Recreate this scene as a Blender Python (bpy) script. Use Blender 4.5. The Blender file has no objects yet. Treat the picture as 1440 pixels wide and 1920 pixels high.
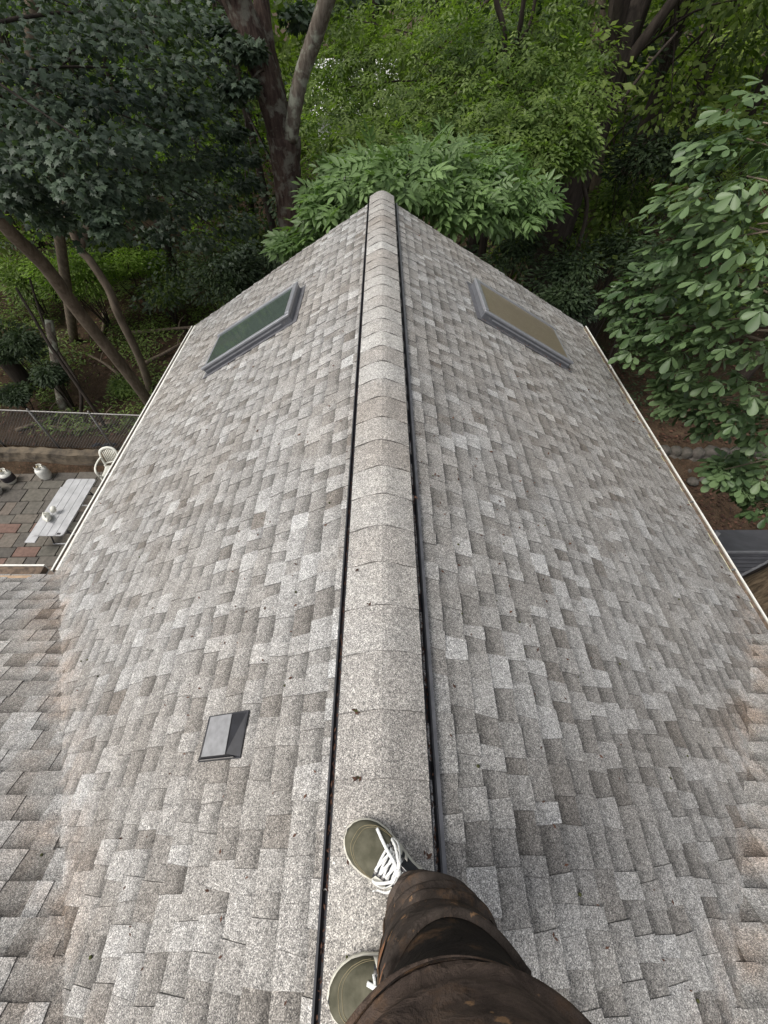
import bpy, math, random
import numpy as np
from mathutils import Vector, Matrix
random.seed(7); RNG = np.random.default_rng(11)
R = math.radians
sc = bpy.context.scene
COL = sc.collection

# ------------------------------------------------------------------ camera, sky, sun, exposure
FOC = 770.0; VPY = -8.0; PPX = 716.0          # photograph measured in its own 1440x1920 pixels
TH = math.atan((960 - VPY) / FOC)
CAM = np.array([0.0, 0.0, 1.55])
FW = np.array([0, math.cos(TH), -math.sin(TH)]); UP = np.array([0, math.sin(TH), math.cos(TH)]); RT = np.array([1.0, 0, 0])
cam = bpy.data.cameras.new('camera'); co = bpy.data.objects.new('camera', cam); COL.objects.link(co)
co.location = CAM; co.rotation_euler = (R(90) - TH, 0, 0)
cam.sensor_fit = 'VERTICAL'; cam.sensor_height = 36; cam.lens = FOC / 1920 * 36
cam.shift_x = (720 - PPX) / 1920; cam.clip_start = 0.05; cam.clip_end = 900
sc.camera = co
SUN_EL, SUN_AZ = R(58), R(250)                 # azimuth clockwise from +y
w = bpy.data.worlds.new('World'); sc.world = w; w.use_nodes = True
nt = w.node_tree; bg = nt.nodes['Background']
sky = nt.nodes.new('ShaderNodeTexSky'); sky.sky_type = 'NISHITA'; sky.sun_disc = False
sky.sun_elevation = SUN_EL; sky.sun_rotation = SUN_AZ; sky.air_density = 1.0; sky.dust_density = 4.0; sky.ozone_density = 1.0
hs = nt.nodes.new('ShaderNodeHueSaturation'); hs.inputs['Saturation'].default_value = 0.28
nt.links.new(sky.outputs[0], hs.inputs['Color']); nt.links.new(hs.outputs[0], bg.inputs[0]); bg.inputs[1].default_value = 0.15
sl = bpy.data.lights.new('sun', 'SUN'); sl.energy = 1.5; sl.angle = R(24); sl.color = (1, .96, .88)
so = bpy.data.objects.new('sun', sl); COL.objects.link(so)
sd = Vector((math.sin(SUN_AZ) * math.cos(SUN_EL), math.cos(SUN_AZ) * math.cos(SUN_EL), math.sin(SUN_EL)))
so.rotation_euler = sd.to_track_quat('Z', 'Y').to_euler(); so.location = (0, 0, 30)
sc.view_settings.view_transform = 'Standard'; sc.view_settings.look = 'None'; sc.view_settings.gamma = 1
sc.view_settings.exposure = 0.45
sc.cycles.max_bounces = 8; sc.cycles.transparent_max_bounces = 8

# ------------------------------------------------------------------ survey helpers (bearing in the photo + a known plane -> place)
def ray(px, py): return FW + UP * (960 - py) / FOC + RT * (px - PPX) / FOC
def zp(px, py, z): d = ray(px, py); return CAM + d * (z - CAM[2]) / d[2]
def yp(px, py, y): d = ray(px, py); return CAM + d * y / d[1]
def cam_area(P):
    v = np.asarray(P) - CAM; z = v @ FW
    if (z < .05).any(): return 0, False
    x = PPX + FOC * (v @ RT) / z; y = 960 - FOC * (v @ UP) / z
    a = abs(sum(x[i] * y[(i + 1) % len(x)] - x[(i + 1) % len(x)] * y[i] for i in range(len(x)))) / 2
    return a, (x.mean() > -5 and x.mean() < 1445 and y.mean() > -5 and y.mean() < 1925)

# ------------------------------------------------------------------ object helpers
def link(o, parent=None):
    COL.objects.link(o)
    if parent is not None:
        o.parent = parent
    return o
ORG = {}                                        # world origin of every thing; meshes are written in world coordinates
def thing(name, label, cat, loc=(0, 0, 0), group=None):
    o = bpy.data.objects.new(name, None); o.empty_display_size = .1
    COL.objects.link(o); o.location = loc; ORG[o.name] = np.array(loc, float)
    o['label'] = label; o['category'] = cat
    if group: o['group'] = group
    return o
def tag(o, label=None, cat=None, group=None, kind=None):
    if label: o['label'] = label
    if cat: o['category'] = cat
    if group: o['group'] = group
    if kind: o['kind'] = kind
    return o
def rootloc(p):
    l = np.zeros(3)
    while p is not None:
        l = l + np.array(p.location); p = p.parent
    return l
def mesh(name, V, Fs, mat, parent=None, smooth=False, tone=None, uv=None, world=True):
    """V in world coordinates; Fs list of index tuples; tone per vertex; uv per vertex"""
    V = np.asarray(V, float).reshape(-1, 3)
    if parent is not None and world: V = V - rootloc(parent)
    me = bpy.data.meshes.new(name)
    if isinstance(Fs, np.ndarray):
        k = Fs.shape[1]; n = len(Fs)
        me.vertices.add(len(V)); me.vertices.foreach_set('co', V.ravel())
        me.loops.add(n * k); me.loops.foreach_set('vertex_index', Fs.ravel().astype(np.int32))
        me.polygons.add(n); me.polygons.foreach_set('loop_start', (np.arange(n) * k).astype(np.int32))
        me.polygons.foreach_set('loop_total', np.full(n, k, np.int32))
    else:
        me.from_pydata(V.tolist(), [], [tuple(int(i) for i in f) for f in Fs])
    if tone is not None:
        a = me.attributes.new('tone', 'FLOAT', 'POINT'); a.data.foreach_set('value', np.asarray(tone, float).ravel())
    if uv is not None:
        a = me.attributes.new('band', 'FLOAT', 'POINT'); a.data.foreach_set('value', np.asarray(uv, float).ravel())
    me.update(); me.validate()
    if smooth: me.polygons.foreach_set('use_smooth', [True] * len(me.polygons))
    if mat is not None: me.materials.append(mat)
    o = bpy.data.objects.new(name, me); link(o, parent)
    return o
class MB:
    def __init__(s): s.V = []; s.F = []; s.T = []
    def add(s, V, F, tone=.5):
        b = len(s.V); s.V += [tuple(map(float, v)) for v in V]; s.F += [tuple(i + b for i in f) for f in F]; s.T += [tone] * len(V); return s
    def box(s, c, d, ax=None, tone=.5):
        c = np.array(c, float); ax = np.eye(3) if ax is None else np.array(ax, float)
        V = [c + ax[0] * x * d[0] / 2 + ax[1] * y * d[1] / 2 + ax[2] * z * d[2] / 2 for z in (-1, 1) for y in (-1, 1) for x in (-1, 1)]
        return s.add(V, [(0, 2, 3, 1), (4, 5, 7, 6), (0, 1, 5, 4), (2, 6, 7, 3), (0, 4, 6, 2), (1, 3, 7, 5)], tone)
    def prism(s, pts, up, h, tone=.5):
        n = len(pts); up = np.array(up, float)
        V = [np.array(p, float) for p in pts] + [np.array(p, float) + up * h for p in pts]
        return s.add(V, [tuple(range(n))[::-1], tuple(range(n, 2 * n))] + [(i, (i + 1) % n, n + (i + 1) % n, n + i) for i in range(n)], tone)
    def tube(s, P, r, n=8, tone=.5, cap=True, flat=1.0, jitter=0, up=None):
        P = np.array(P, float); m = len(P); r = np.full(m, r) if np.isscalar(r) else np.array(r, float)
        T = np.gradient(P, axis=0); T /= np.linalg.norm(T, axis=1)[:, None] + 1e-9
        a = np.array([0, 0, 1.]) if up is None else np.array(up, float)
        if up is None and abs(T[0] @ a) > .9: a = np.array([0, 1., 0])
        V = []
        for i in range(m):
            x = np.cross(T[i], a); x /= np.linalg.norm(x) + 1e-9; y = np.cross(x, T[i])
            if up is None: a = y
            for k in range(n):
                t = 2 * math.pi * k / n; rr = r[i] * (1 + (random.uniform(-jitter, jitter) if jitter else 0))
                V.append(P[i] + x * math.cos(t) * rr + y * math.sin(t) * rr * flat)
        F = [(i * n + k, i * n + (k + 1) % n, (i + 1) * n + (k + 1) % n, (i + 1) * n + k) for i in range(m - 1) for k in range(n)]
        if cap: F += [tuple(range(n))[::-1], tuple(range((m - 1) * n, m * n))]
        return s.add(V, F, tone)
    def lathe(s, c, prof, n=20, axis=(0, 0, 1), tone=.5):
        c = np.array(c, float); ax = np.array(axis, float); ax /= np.linalg.norm(ax)
        a = np.array([1., 0, 0]) if abs(ax[0]) < .9 else np.array([0, 1., 0])
        x = np.cross(ax, a); x /= np.linalg.norm(x); y = np.cross(ax, x)
        V = [c + ax * z + (x * math.cos(2 * math.pi * k / n) + y * math.sin(2 * math.pi * k / n)) * r for r, z in prof for k in range(n)]
        m = len(prof)
        F = [(i * n + k, i * n + (k + 1) % n, (i + 1) * n + (k + 1) % n, (i + 1) * n + k) for i in range(m - 1) for k in range(n)]
        F += [tuple(range(n))[::-1], tuple(range((m - 1) * n, m * n))]
        return s.add(V, F, tone)
    def build(s, name, mat, parent=None, smooth=False):
        return mesh(name, s.V, s.F, mat, parent, smooth, tone=s.T)
def bevel(o, wd, seg=2):
    m = o.modifiers.new('bevel', 'BEVEL'); m.width = wd; m.segments = seg; m.limit_method = 'ANGLE'; m.angle_limit = R(40); return o
def curve_pts(P, n=8):
    """Catmull-Rom through P"""
    P = np.array(P, float); Q = np.vstack([2 * P[0] - P[1], P, 2 * P[-1] - P[-2]]); out = []
    for i in range(1, len(Q) - 2):
        for t in np.linspace(0, 1, n, endpoint=False):
            a, b, c, d = Q[i - 1], Q[i], Q[i + 1], Q[i + 2]
            out.append(.5 * ((2 * b) + (c - a) * t + (2 * a - 5 * b + 4 * c - d) * t * t + (3 * b - a - 3 * c + d) * t ** 3))
    out.append(P[-1]); return np.array(out)
def interp(v, n, m):
    return np.interp(np.linspace(0, 1, m), np.linspace(0, 1, n), v)

# ------------------------------------------------------------------ materials
class NM:
    def __init__(s, name):
        s.m = bpy.data.materials.new(name); s.m.use_nodes = True; s.t = s.m.node_tree; s.b = s.t.nodes['Principled BSDF']
        s.co = s.t.nodes.new('ShaderNodeTexCoord').outputs['Object']
    def n(s, kind, **kw):
        x = s.t.nodes.new('ShaderNode' + kind)
        for k, v in kw.items():
            if k in x.inputs: s.put(x.inputs[k], v)
            else: setattr(x, k, v)
        return x
    def put(s, inp, v):
        if isinstance(v, bpy.types.NodeSocket): s.t.links.new(v, inp)
        else: inp.default_value = v
    def noise(s, scale, detail=3, rough=.5, co=None, lac=2):
        x = s.n('TexNoise', Scale=scale, Detail=detail, Roughness=rough); s.t.links.new(co or s.co, x.inputs['Vector']); return x.outputs['Fac']
    def mapc(s, scale=(1, 1, 1), rot=(0, 0, 0)):
        x = s.n('Mapping'); x.inputs['Scale'].default_value = scale; x.inputs['Rotation'].default_value = rot
        s.t.links.new(s.co, x.inputs['Vector']); return x.outputs[0]
    def ramp(s, fac, stops, interp='LINEAR'):
        x = s.n('ValToRGB'); s.t.links.new(fac, x.inputs[0]); e = x.color_ramp.elements; x.color_ramp.interpolation = interp
        while len(e) < len(stops): e.new(.5)
        for k, (p, c) in zip(e, stops): k.position = p; k.color = (*c, 1) if isinstance(c, tuple) else (c, c, c, 1)
        return x.outputs[0]
    def mix(s, f, a, b, mode='MIX'):
        x = s.n('Mix', data_type='RGBA', blend_type=mode)
        s.put(x.inputs[0], f)
        for i, v in ((6, a), (7, b)):
            s.put(x.inputs[i], (*v, 1) if isinstance(v, tuple) and len(v) == 3 else v)
        return x.outputs[2]
    def math(s, op, a, b=0.0, clamp=False):
        x = s.n('Math', operation=op, use_clamp=clamp); s.put(x.inputs[0], a); s.put(x.inputs[1], b); return x.outputs[0]
    def attr(s, nm): return s.n('Attribute', attribute_name=nm).outputs['Fac']
    def bump(s, h, strength=.3, dist=.01):
        x = s.n('Bump', Height=h, Strength=strength, Distance=dist); s.t.links.new(x.outputs[0], s.b.inputs['Normal']); return s
    def col(s, c): s.put(s.b.inputs['Base Color'], (*c, 1) if isinstance(c, tuple) else c); return s
    def r(s, v, metal=0, spec=.5): s.put(s.b.inputs['Roughness'], v); s.b.inputs['Metallic'].default_value = metal; s.b.inputs['Specular IOR Level'].default_value = spec; return s

def simple(name, c, rough=.6, metal=0, var=.15, scale=8, bump=0, spec=.5):
    m = NM(name); nz = m.noise(scale, 4)
    lo = tuple(max(0, x * (1 - var)) for x in c); hi = tuple(min(1, x * (1 + var)) for x in c)
    m.col(m.ramp(nz, [(.3, lo), (.7, hi)])).r(rough, metal, spec)
    if bump: m.bump(m.noise(scale * 6, 4), bump, .01)
    return m.m

def shingle_mat(name, cap=False):
    m = NM(name); m.co = m.n('NewGeometry').outputs['Position']
    g1 = m.n('TexVoronoi', Scale=400.0); m.t.links.new(m.co, g1.inputs['Vector'])
    sep = m.n('SeparateColor'); m.t.links.new(g1.outputs['Color'], sep.inputs[0]); rnd = sep.outputs[0]
    gran = m.ramp(rnd, [(0, (.09, .09, .095)), (.2, (.16, .16, .162)), (.5, (.26, .257, .252)), (.78, (.36, .357, .35)), (.92, (.50, .50, .495)), (1, (.60, .60, .60))])
    g2 = m.noise(85, 3, .7); g3 = m.noise(32, 2, .6)
    c = m.mix(1, gran, m.ramp(g2, [(.3, .74), (.7, 1.26)]), 'MULTIPLY')
    c = m.mix(1, c, m.ramp(g3, [(.3, .84), (.7, 1.16)]), 'MULTIPLY')
    tn = m.attr('tone')
    if cap:
        tint = m.ramp(tn, [(0, (.84, .78, .72)), (.5, (1.04, 1.0, .95)), (1, (1.30, 1.28, 1.23))])
    else:
        tint = m.ramp(tn, [(0, (.58, .53, .48)), (.3, (.72, .685, .645)), (.6, (.93, .905, .87)), (.85, (1.13, 1.115, 1.09)), (1, (1.32, 1.315, 1.30))])
    c = m.mix(1, c, tint, 'MULTIPLY')
    # dark granule band at the strip head, deepened by painted shade under the next course
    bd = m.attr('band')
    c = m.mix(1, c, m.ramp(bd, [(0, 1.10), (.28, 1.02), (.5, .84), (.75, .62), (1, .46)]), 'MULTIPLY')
    # weathering: broad brownish film, dark mould, rusty stain
    br = m.noise(.9, 5, .6); c = m.mix(m.ramp(br, [(.42, 0.0), (.7, .36)]), c, m.mix(1, c, (.97, .86, .74), 'MULTIPLY'))
    mo = m.noise(2.3, 6, .7); c = m.mix(m.ramp(mo, [(.56, 0.0), (.75, .45)]), c, m.mix(1, c, (.62, .62, .60), 'MULTIPLY'))
    sp = m.noise(14, 5, .75); c = m.mix(m.ramp(sp, [(.70, 0.0), (.80, .7)]), c, (.16, .085, .045))
    # run-off stain along the two valleys
    ps = m.n('SeparateXYZ'); m.t.links.new(m.co, ps.inputs[0]); X, Y = ps.outputs[0], ps.outputs[1]
    def valley(x0, y0, x1, y1):
        dx, dy = x1 - x0, y1 - y0; L = math.hypot(dx, dy); nx, ny = -dy / L, dx / L
        a = m.math('MULTIPLY', X, nx); b = m.math('MULTIPLY', Y, ny)
        d = m.math('ADD', m.math('ADD', a, b), -(nx * x0 + ny * y0)); return m.math('ABSOLUTE', d)
    dv = m.math('MINIMUM', valley(*VL), valley(*VR))
    st = m.math('MULTIPLY', m.ramp(dv, [(0, 1.0), (.10, .6), (.26, 0.0)]), m.ramp(m.noise(3.2, 4, .6), [(.42, 0.0), (.70, .55)]))
    c = m.mix(st, c, m.mix(1, c, (1.0, .62, .36), 'MULTIPLY'))
    m.col(c).r(.93, 0, .25)
    m.bump(m.math('ADD', rnd, g2), .35, .0025)
    return m.m

# valley lines in plan
VL = (-2.83, 1.80, -1.115, -0.472); VR = (2.84, 1.184, 1.258, -0.478)
M = {}
M['shingle'] = shingle_mat('granule_shingle'); M['cap'] = shingle_mat('granule_cap', True)
M['black_plastic'] = simple('black_vent_plastic', (.018, .018, .022), .45, 0, .3, 30)
M['grey_rail'] = simple('grey_vent_flange', (.11, .11, .12), .5, 0, .25, 25)
M['deck'] = simple('roof_deck', (.13, .125, .12), .9)
M['white_metal'] = (lambda m: (m.col(m.mix(m.ramp(m.noise(5, 5, .7), [(.5, 0.0), (.75, .55)]), (.72, .71, .66), (.42, .38, .27))).r(.45), m.m)[1])(NM('white_gutter_metal'))
M['moss_cream'] = (lambda m: (m.col(m.mix(m.ramp(m.noise(9, 5, .7), [(.42, 0.0), (.62, .9)]), (.74, .72, .58), (.45, .42, .16))).r(.6), m.m)[1])(NM('weathered_cream_drip_edge'))
M['gutter_in'] = simple('gutter_silt', (.12, .085, .06), .9, 0, .5, 30, .4)
M['wood_fascia'] = simple('tan_board', (.36, .25, .16), .8, 0, .3, 9)
M['siding'] = simple('house_siding', (.42, .40, .36), .7)
M['sky_frame'] = simple('grey_skylight_cladding', (.16, .165, .18), .38, .35, .12, 20)
M['sky_frame2'] = simple('light_skylight_rim', (.30, .305, .325), .35, .4, .1, 20)
M['flash'] = simple('lead_flashing', (.12, .12, .13), .6, .2, .25, 15)
def glass(name, base, rough, spots=0.0):
    m = NM(name); n1 = m.noise(7, 6, .75); n2 = m.noise(34, 6, .8)
    c = m.mix(m.ramp(n1, [(.40, 0.0), (.72, .6)]), base, tuple(x * .6 for x in base))
    if spots: c = m.mix(m.ramp(n2, [(.55, 0.0), (.72, spots)]), c, (.42, .40, .34))
    m.col(c).r(rough, 0, .6); m.b.inputs['Specular IOR Level'].default_value = .9; return m.m
M['glass_green'] = glass('dark_skylight_glass', (.062, .082, .070), .06)
M['glass_tan'] = glass('dusty_skylight_glass', (.185, .155, .112), .30, .8)
def bark(name, c1, c2, sc_=1.0, lich=None, bumpy=.9):
    m = NM(name); v = m.mapc((9 * sc_, 9 * sc_, 1.6 * sc_)); n1 = m.noise(2.2, 7, .65, v); n2 = m.noise(1.3, 3)
    c = m.mix(m.ramp(n1, [(.35, 0.0), (.65, 1.0)]), c1, c2)
    c = m.mix(m.ramp(n2, [(.4, 0.0), (.7, .5)]), c, tuple(x * .55 for x in c1))
    if lich: c = m.mix(m.ramp(m.noise(5, 5, .6), [(.50, 0.0), (.60, .85)]), c, lich)
    m.col(c).r(.9, 0, .2).bump(n1, bumpy, .03); return m.m
M['bark_dark'] = bark('furrowed_reddish_bark', (.035, .022, .018), (.12, .085, .068), 1, (.17, .16, .13))
M['bark_lich'] = bark('lichen_bark', (.09, .07, .055), (.24, .21, .17), 1, (.33, .34, .27))
M['bark_grey'] = bark('smooth_grey_brown_bark', (.12, .095, .070), (.25, .20, .15), .7, None, .4)
M['bark_brown'] = bark('shaggy_tan_bark', (.05, .036, .024), (.22, .165, .11), 1.3, None, 1.0)
M['bark_far'] = bark('shaded_bark', (.028, .022, .018), (.07, .056, .045), .6, None, .5)
M['dead_wood'] = bark('dead_wood', (.12, .09, .065), (.27, .215, .16), 1)
def leaf(name, lo, hi, rough=.5, trans=.35, tr=(1.3, 1.6, .5)):
    m = NM(name); tn = m.attr('tone')
    c = m.ramp(tn, [(0, lo), (1, hi)])
    c = m.mix(1, c, m.ramp(m.noise(1.1, 2), [(.3, .8), (.7, 1.2)]), 'MULTIPLY')
    m.col(c).r(rough, 0, .35)
    tb = m.n('BsdfTranslucent'); m.t.links.new(m.mix(1, c, tr, 'MULTIPLY'), tb.inputs[0])
    mx = m.n('MixShader'); mx.inputs[0].default_value = trans
    out = m.t.nodes['Material Output']; m.t.links.new(m.b.outputs[0], mx.inputs[1]); m.t.links.new(tb.outputs[0], mx.inputs[2]); m.t.links.new(mx.outputs[0], out.inputs[0])
    return m.m
M['leaf_maple'] = leaf('dark_maple_leaf', (.016, .030, .018), (.088, .122, .076), .5, .2)
M['leaf_bright'] = leaf('fresh_green_leaflet', (.070, .120, .040), (.172, .258, .096), .45, .3)
M['leaf_mid'] = leaf('mid_green_leaflet', (.055, .095, .022), (.215, .285, .080), .5, .4)
M['leaf_hick'] = leaf('broad_green_leaf', (.045, .084, .032), (.150, .218, .098), .42, .22)
M['leaf_far'] = leaf('woodland_leaf', (.055, .090, .016), (.225, .290, .070), .6, .45)
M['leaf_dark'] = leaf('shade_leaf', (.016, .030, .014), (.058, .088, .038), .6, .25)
M['leaf_yel'] = leaf('sunlit_yellow_green_leaf', (.085, .14, .022), (.22, .32, .055), .6, .5)  # sun patches in the clearing are put into this leaf colour
M['leaf_dead'] = leaf('dead_leaf', (.032, .016, .011), (.125, .062, .040), .8, .1, (1.2, .8, .6))
m = NM('leaf_litter_soil'); n1 = m.noise(2.2, 8, .75); n2 = m.noise(16, 6, .7)
c = m.ramp(n1, [(.3, (.022, .016, .011)), (.5, (.050, .034, .022)), (.7, (.085, .060, .040))])
c = m.mix(m.ramp(n2, [(.5, 0.0), (.72, .7)]), c, (.13, .075, .05)); c = m.mix(m.ramp(m.noise(.35, 4), [(.52, 0.0), (.66, .6)]), c, (.022, .040, .014))
m.col(c).r(.95, 0, .1).bump(n2, .8, .04); M['soil'] = m.m
def stone(name):
    m = NM(name); tn = m.attr('tone'); c = m.ramp(tn, [(0, (.078, .070, .062)), (.25, (.115, .103, .088)), (.5, (.105, .100, .084)), (.72, (.135, .115, .096)), (.86, (.14, .098, .078)), (1, (.155, .090, .072))])
    c = m.mix(1, c, m.ramp(m.noise(11, 6, .7), [(.3, .68), (.7, 1.3)]), 'MULTIPLY'); m.col(c).r(.75, 0, .3).bump(m.noise(30, 5), .3, .006); return m.m
M['slate'] = stone('slate_slab')
M['joint'] = simple('sandy_joint', (.05, .045, .04), .95, 0, .4, 20)
m = NM('stained_concrete'); c = m.mix(m.ramp(m.noise(2.0, 7, .7, m.mapc((1, 1, 2.5))), [(.40, 0.0), (.60, .85)]), (.15, .118, .082), (.042, .034, .026)); c = m.mix(m.ramp(m.noise(6, 5), [(.6, 0.0), (.7, .6)]), c, (.035, .03, .022)); m.col(c).r(.9).bump(m.noise(20, 5), .4, .01); M['concrete'] = m.m
M['galv'] = simple('galvanised_steel', (.22, .21, .20), .5, .6, .2, 20)
M['wire'] = simple('fence_wire', (.17, .165, .165), .6, .5)
M['plastic_grey'] = simple('light_grey_table_plastic', (.40, .40, .41), .5, 0, .14, 6, .05)
M['leg_metal'] = simple('dark_table_legs', (.06, .06, .065), .45, .4)
M['plastic_white'] = simple('cream_white_plastic', (.70, .69, .62), .4, 0, .08, 5)
M['white_paint'] = simple('white_cylinder_paint', (.66, .65, .60), .45, 0, .12, 10)
M['brass'] = simple('valve_brass', (.28, .24, .16), .4, .7)
M['black_label'] = simple('dark_printed_label', (.03, .025, .03), .5)
M['navy'] = simple('navy_rubber', (.015, .02, .035), .6)
m = NM('mossy_stone'); c = m.mix(m.ramp(m.noise(7, 6, .7), [(.4, 0.0), (.65, .8)]), (.095, .082, .072), (.028, .030, .018)); m.col(c).r(.9).bump(m.noise(20, 5), .5, .02); M['mossstone'] = m.m
M['moss'] = simple('moss', (.06, .065, .02), .95, 0, .5, 60, .6)
M['shed_grey'] = simple('grey_shed_boards', (.085, .085, .095), .7, 0, .18, 5)
M['shed_trim'] = simple('pale_shed_trim', (.17, .17, .18), .6)
M['pale_board'] = simple('pale_boards', (.24, .23, .235), .7)
M['farhouse'] = simple('pale_house_wall', (.78, .78, .76), .7)
M['window_dark'] = simple('dark_window', (.03, .035, .04), .2)
M['skin'] = simple('skin', (.46, .27, .21), .55, 0, .08, 20)
M['hair'] = simple('brown_hair', (.05, .03, .02), .7, 0, .3, 60)
m = NM('olive_suede'); c = m.mix(m.ramp(m.noise(30, 5, .6), [(.35, 0.0), (.7, 1.0)]), (.074, .071, .049), (.130, .122, .088)); m.col(c).r(.9, 0, .15).bump(m.noise(700, 2), .2, .001); M['suede'] = m.m
M['canvas'] = simple('charcoal_canvas', (.030, .032, .036), .85, 0, .25, 300, .3)
M['sole'] = simple('cream_rubber_sole', (.60, .575, .49), .7, 0, .2, 60)
M['lace'] = simple('white_lace', (.80, .80, .78), .8, 0, .06, 400, .3)
M['patch'] = simple('cream_leather_patch', (.62, .60, .53), .5, 0, .1, 60)
M['stitch'] = simple('tan_stitching', (.26, .22, .13), .8)
M['thread'] = simple('brown_thread', (.12, .07, .035), .8)
def cloth(name, dark, mid, spots=True, seed=0.0):
    m = NM(name); mp = m.n('Mapping'); mp.inputs['Location'].default_value = (seed, seed * 2, 0); m.t.links.new(m.co, mp.inputs['Vector']); v = mp.outputs[0]
    c = m.mix(m.ramp(m.noise(11, 6, .65, v), [(.38, 0.0), (.66, 1.0)]), dark, mid)
    wv = m.noise(900, 2, .5, v); c = m.mix(1, c, m.ramp(wv, [(.3, .75), (.7, 1.3)]), 'MULTIPLY')
    wear = m.noise(13, 7, .72, v); c = m.mix(m.ramp(wear, [(.54, 0.0), (.70, .75)]), c, (.15, .085, .045))
    if spots: c = m.mix(m.ramp(m.noise(27, 4, .6, v), [(.625, 0.0), (.67, .85)]), c, (.36, .21, .11))
    wr = m.n('TexNoise', Scale=9.0, Detail=5, Roughness=.55, Distortion=2.2); m.t.links.new(v, wr.inputs['Vector'])
    rg_ = m.math('ABSOLUTE', m.math('SUBTRACT', wr.outputs['Fac'], .5)); ridge = m.ramp(rg_, [(0, 1.0), (.10, .25), (.3, 0.0)])
    c = m.mix(m.math('MULTIPLY', ridge, .12), c, tuple(x * 2.2 for x in mid))
    m.col(c).r(.95, 0, .1).bump(m.math('ADD', m.math('ADD', m.math('MULTIPLY', wv, .25), m.noise(45, 5)), m.math('MULTIPLY', ridge, 1.2)), .5, .004)
    return m.m
M['trouser'] = cloth('bleached_brown_black_canvas', (.024, .019, .016), (.088, .070, .059), True)
M['jacket'] = cloth('worn_brown_jacket', (.026, .020, .018), (.135, .098, .078), True, 3.3)
M['pocket'] = cloth('dark_pocket_canvas', (.012, .010, .009), (.028, .022, .018), False)

# ------------------------------------------------------------------ ground
G = -6.95
gx = np.concatenate([np.linspace(-400, -45, 8), np.linspace(-40, 40, 81), np.linspace(45, 400, 8)])
gy = np.concatenate([np.linspace(-400, -45, 8), np.linspace(-40, 60, 101), np.linspace(65, 500, 8)])
def gz(x, y):
    z = .10 * np.sin(x * .7 + .3) * np.cos(y * .55) + .05 * np.sin(x * 2.1 + y * 1.7)
    rise = np.clip((y - 9.2) / 6, 0, 1)                       # the wood stands a little above the yard
    left = np.clip((-x - 3) / 2, 0, 1)
    hi = .35 + .03 * np.clip(y - 10, 0, 40)
    f = rise * (3 - 2 * rise)
    terr = left * np.clip((y - 8.75) / .15, 0, 1) * .40       # behind the retaining wall
    terrR = np.clip((x - 5) / 1, 0, 1) * (np.clip((y - 8.75) / .2, 0, 1) * .55)
    flat = np.clip(1 - f * 1.5, 0, 1)
    return G - .06 + z * (1 - flat * .8) + np.maximum(f * hi, np.maximum(terr, terrR))
XX, YY = np.meshgrid(gx, gy); ZZ = gz(XX, YY)
nxg, nyg = len(gx), len(gy)
idx = np.arange(nxg * nyg).reshape(nyg, nxg)
GF = np.stack([idx[:-1, :-1], idx[:-1, 1:], idx[1:, 1:], idx[1:, :-1]], -1).reshape(-1, 4)
gr = mesh('ground', np.stack([XX, YY, ZZ], -1).reshape(-1, 3), GF, M['soil'], smooth=True); tag(gr, kind='structure')

# ------------------------------------------------------------------ house
house = thing('house', 'grey shingled house roof with a capped ridge running straight ahead', 'house', (0, 2, G))
SR, SL = .53, .57
XR, XL = 3.12, -2.92
Y0, Y1 = -4.5, 6.31
# wing planes  z = a - s*(y)   (cross gable whose slope faces the far end)
WR = (-.667 - .504 * .478, .504); WL = (-.636 - .430 * .472, .430)
WY_L, WY_R = 1.80, 1.22
def plane_main(side): return (lambda x, y: -.012 - (SR * x if side > 0 else SL * -x))
deckb = MB()
T_ = .012
for side, s, xe in ((1, SR, XR), (-1, SL, XL)):
    z0, z1 = -T_ - .02, -T_ - .02 - s * abs(xe)
    V = [(0, Y0, z0), (xe, Y0, z1), (xe, Y1 - .01, z1), (0, Y1 - .01, z0)]
    V += [(a, b, c_ - .06) for a, b, c_ in V]
    deckb.add(V, [(0, 1, 2, 3), (4, 7, 6, 5), (0, 3, 7, 4), (1, 5, 6, 2), (3, 2, 6, 7), (0, 4, 5, 1)])
for side, (a, s), ye in ((1, WR, WY_R), (-1, WL, WY_L)):
    x0, x1 = (0.2, 7.5) if side > 0 else (-7.5, -.2)
    yr = -1.9
    V = [(x0, yr, a - s * yr - T_ - .01), (x1, yr, a - s * yr - T_ - .01), (x1, ye, a - s * ye - T_ - .01), (x0, ye, a - s * ye - T_ - .01)]
    V += [(p, q, r_ - .06) for p, q, r_ in V]
    deckb.add(V, [(0, 1, 2, 3), (4, 7, 6, 5), (0, 3, 7, 4), (1, 5, 6, 2), (3, 2, 6, 7), (0, 4, 5, 1)])
roof = deckb.build('roof', M['deck'], house)

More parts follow.
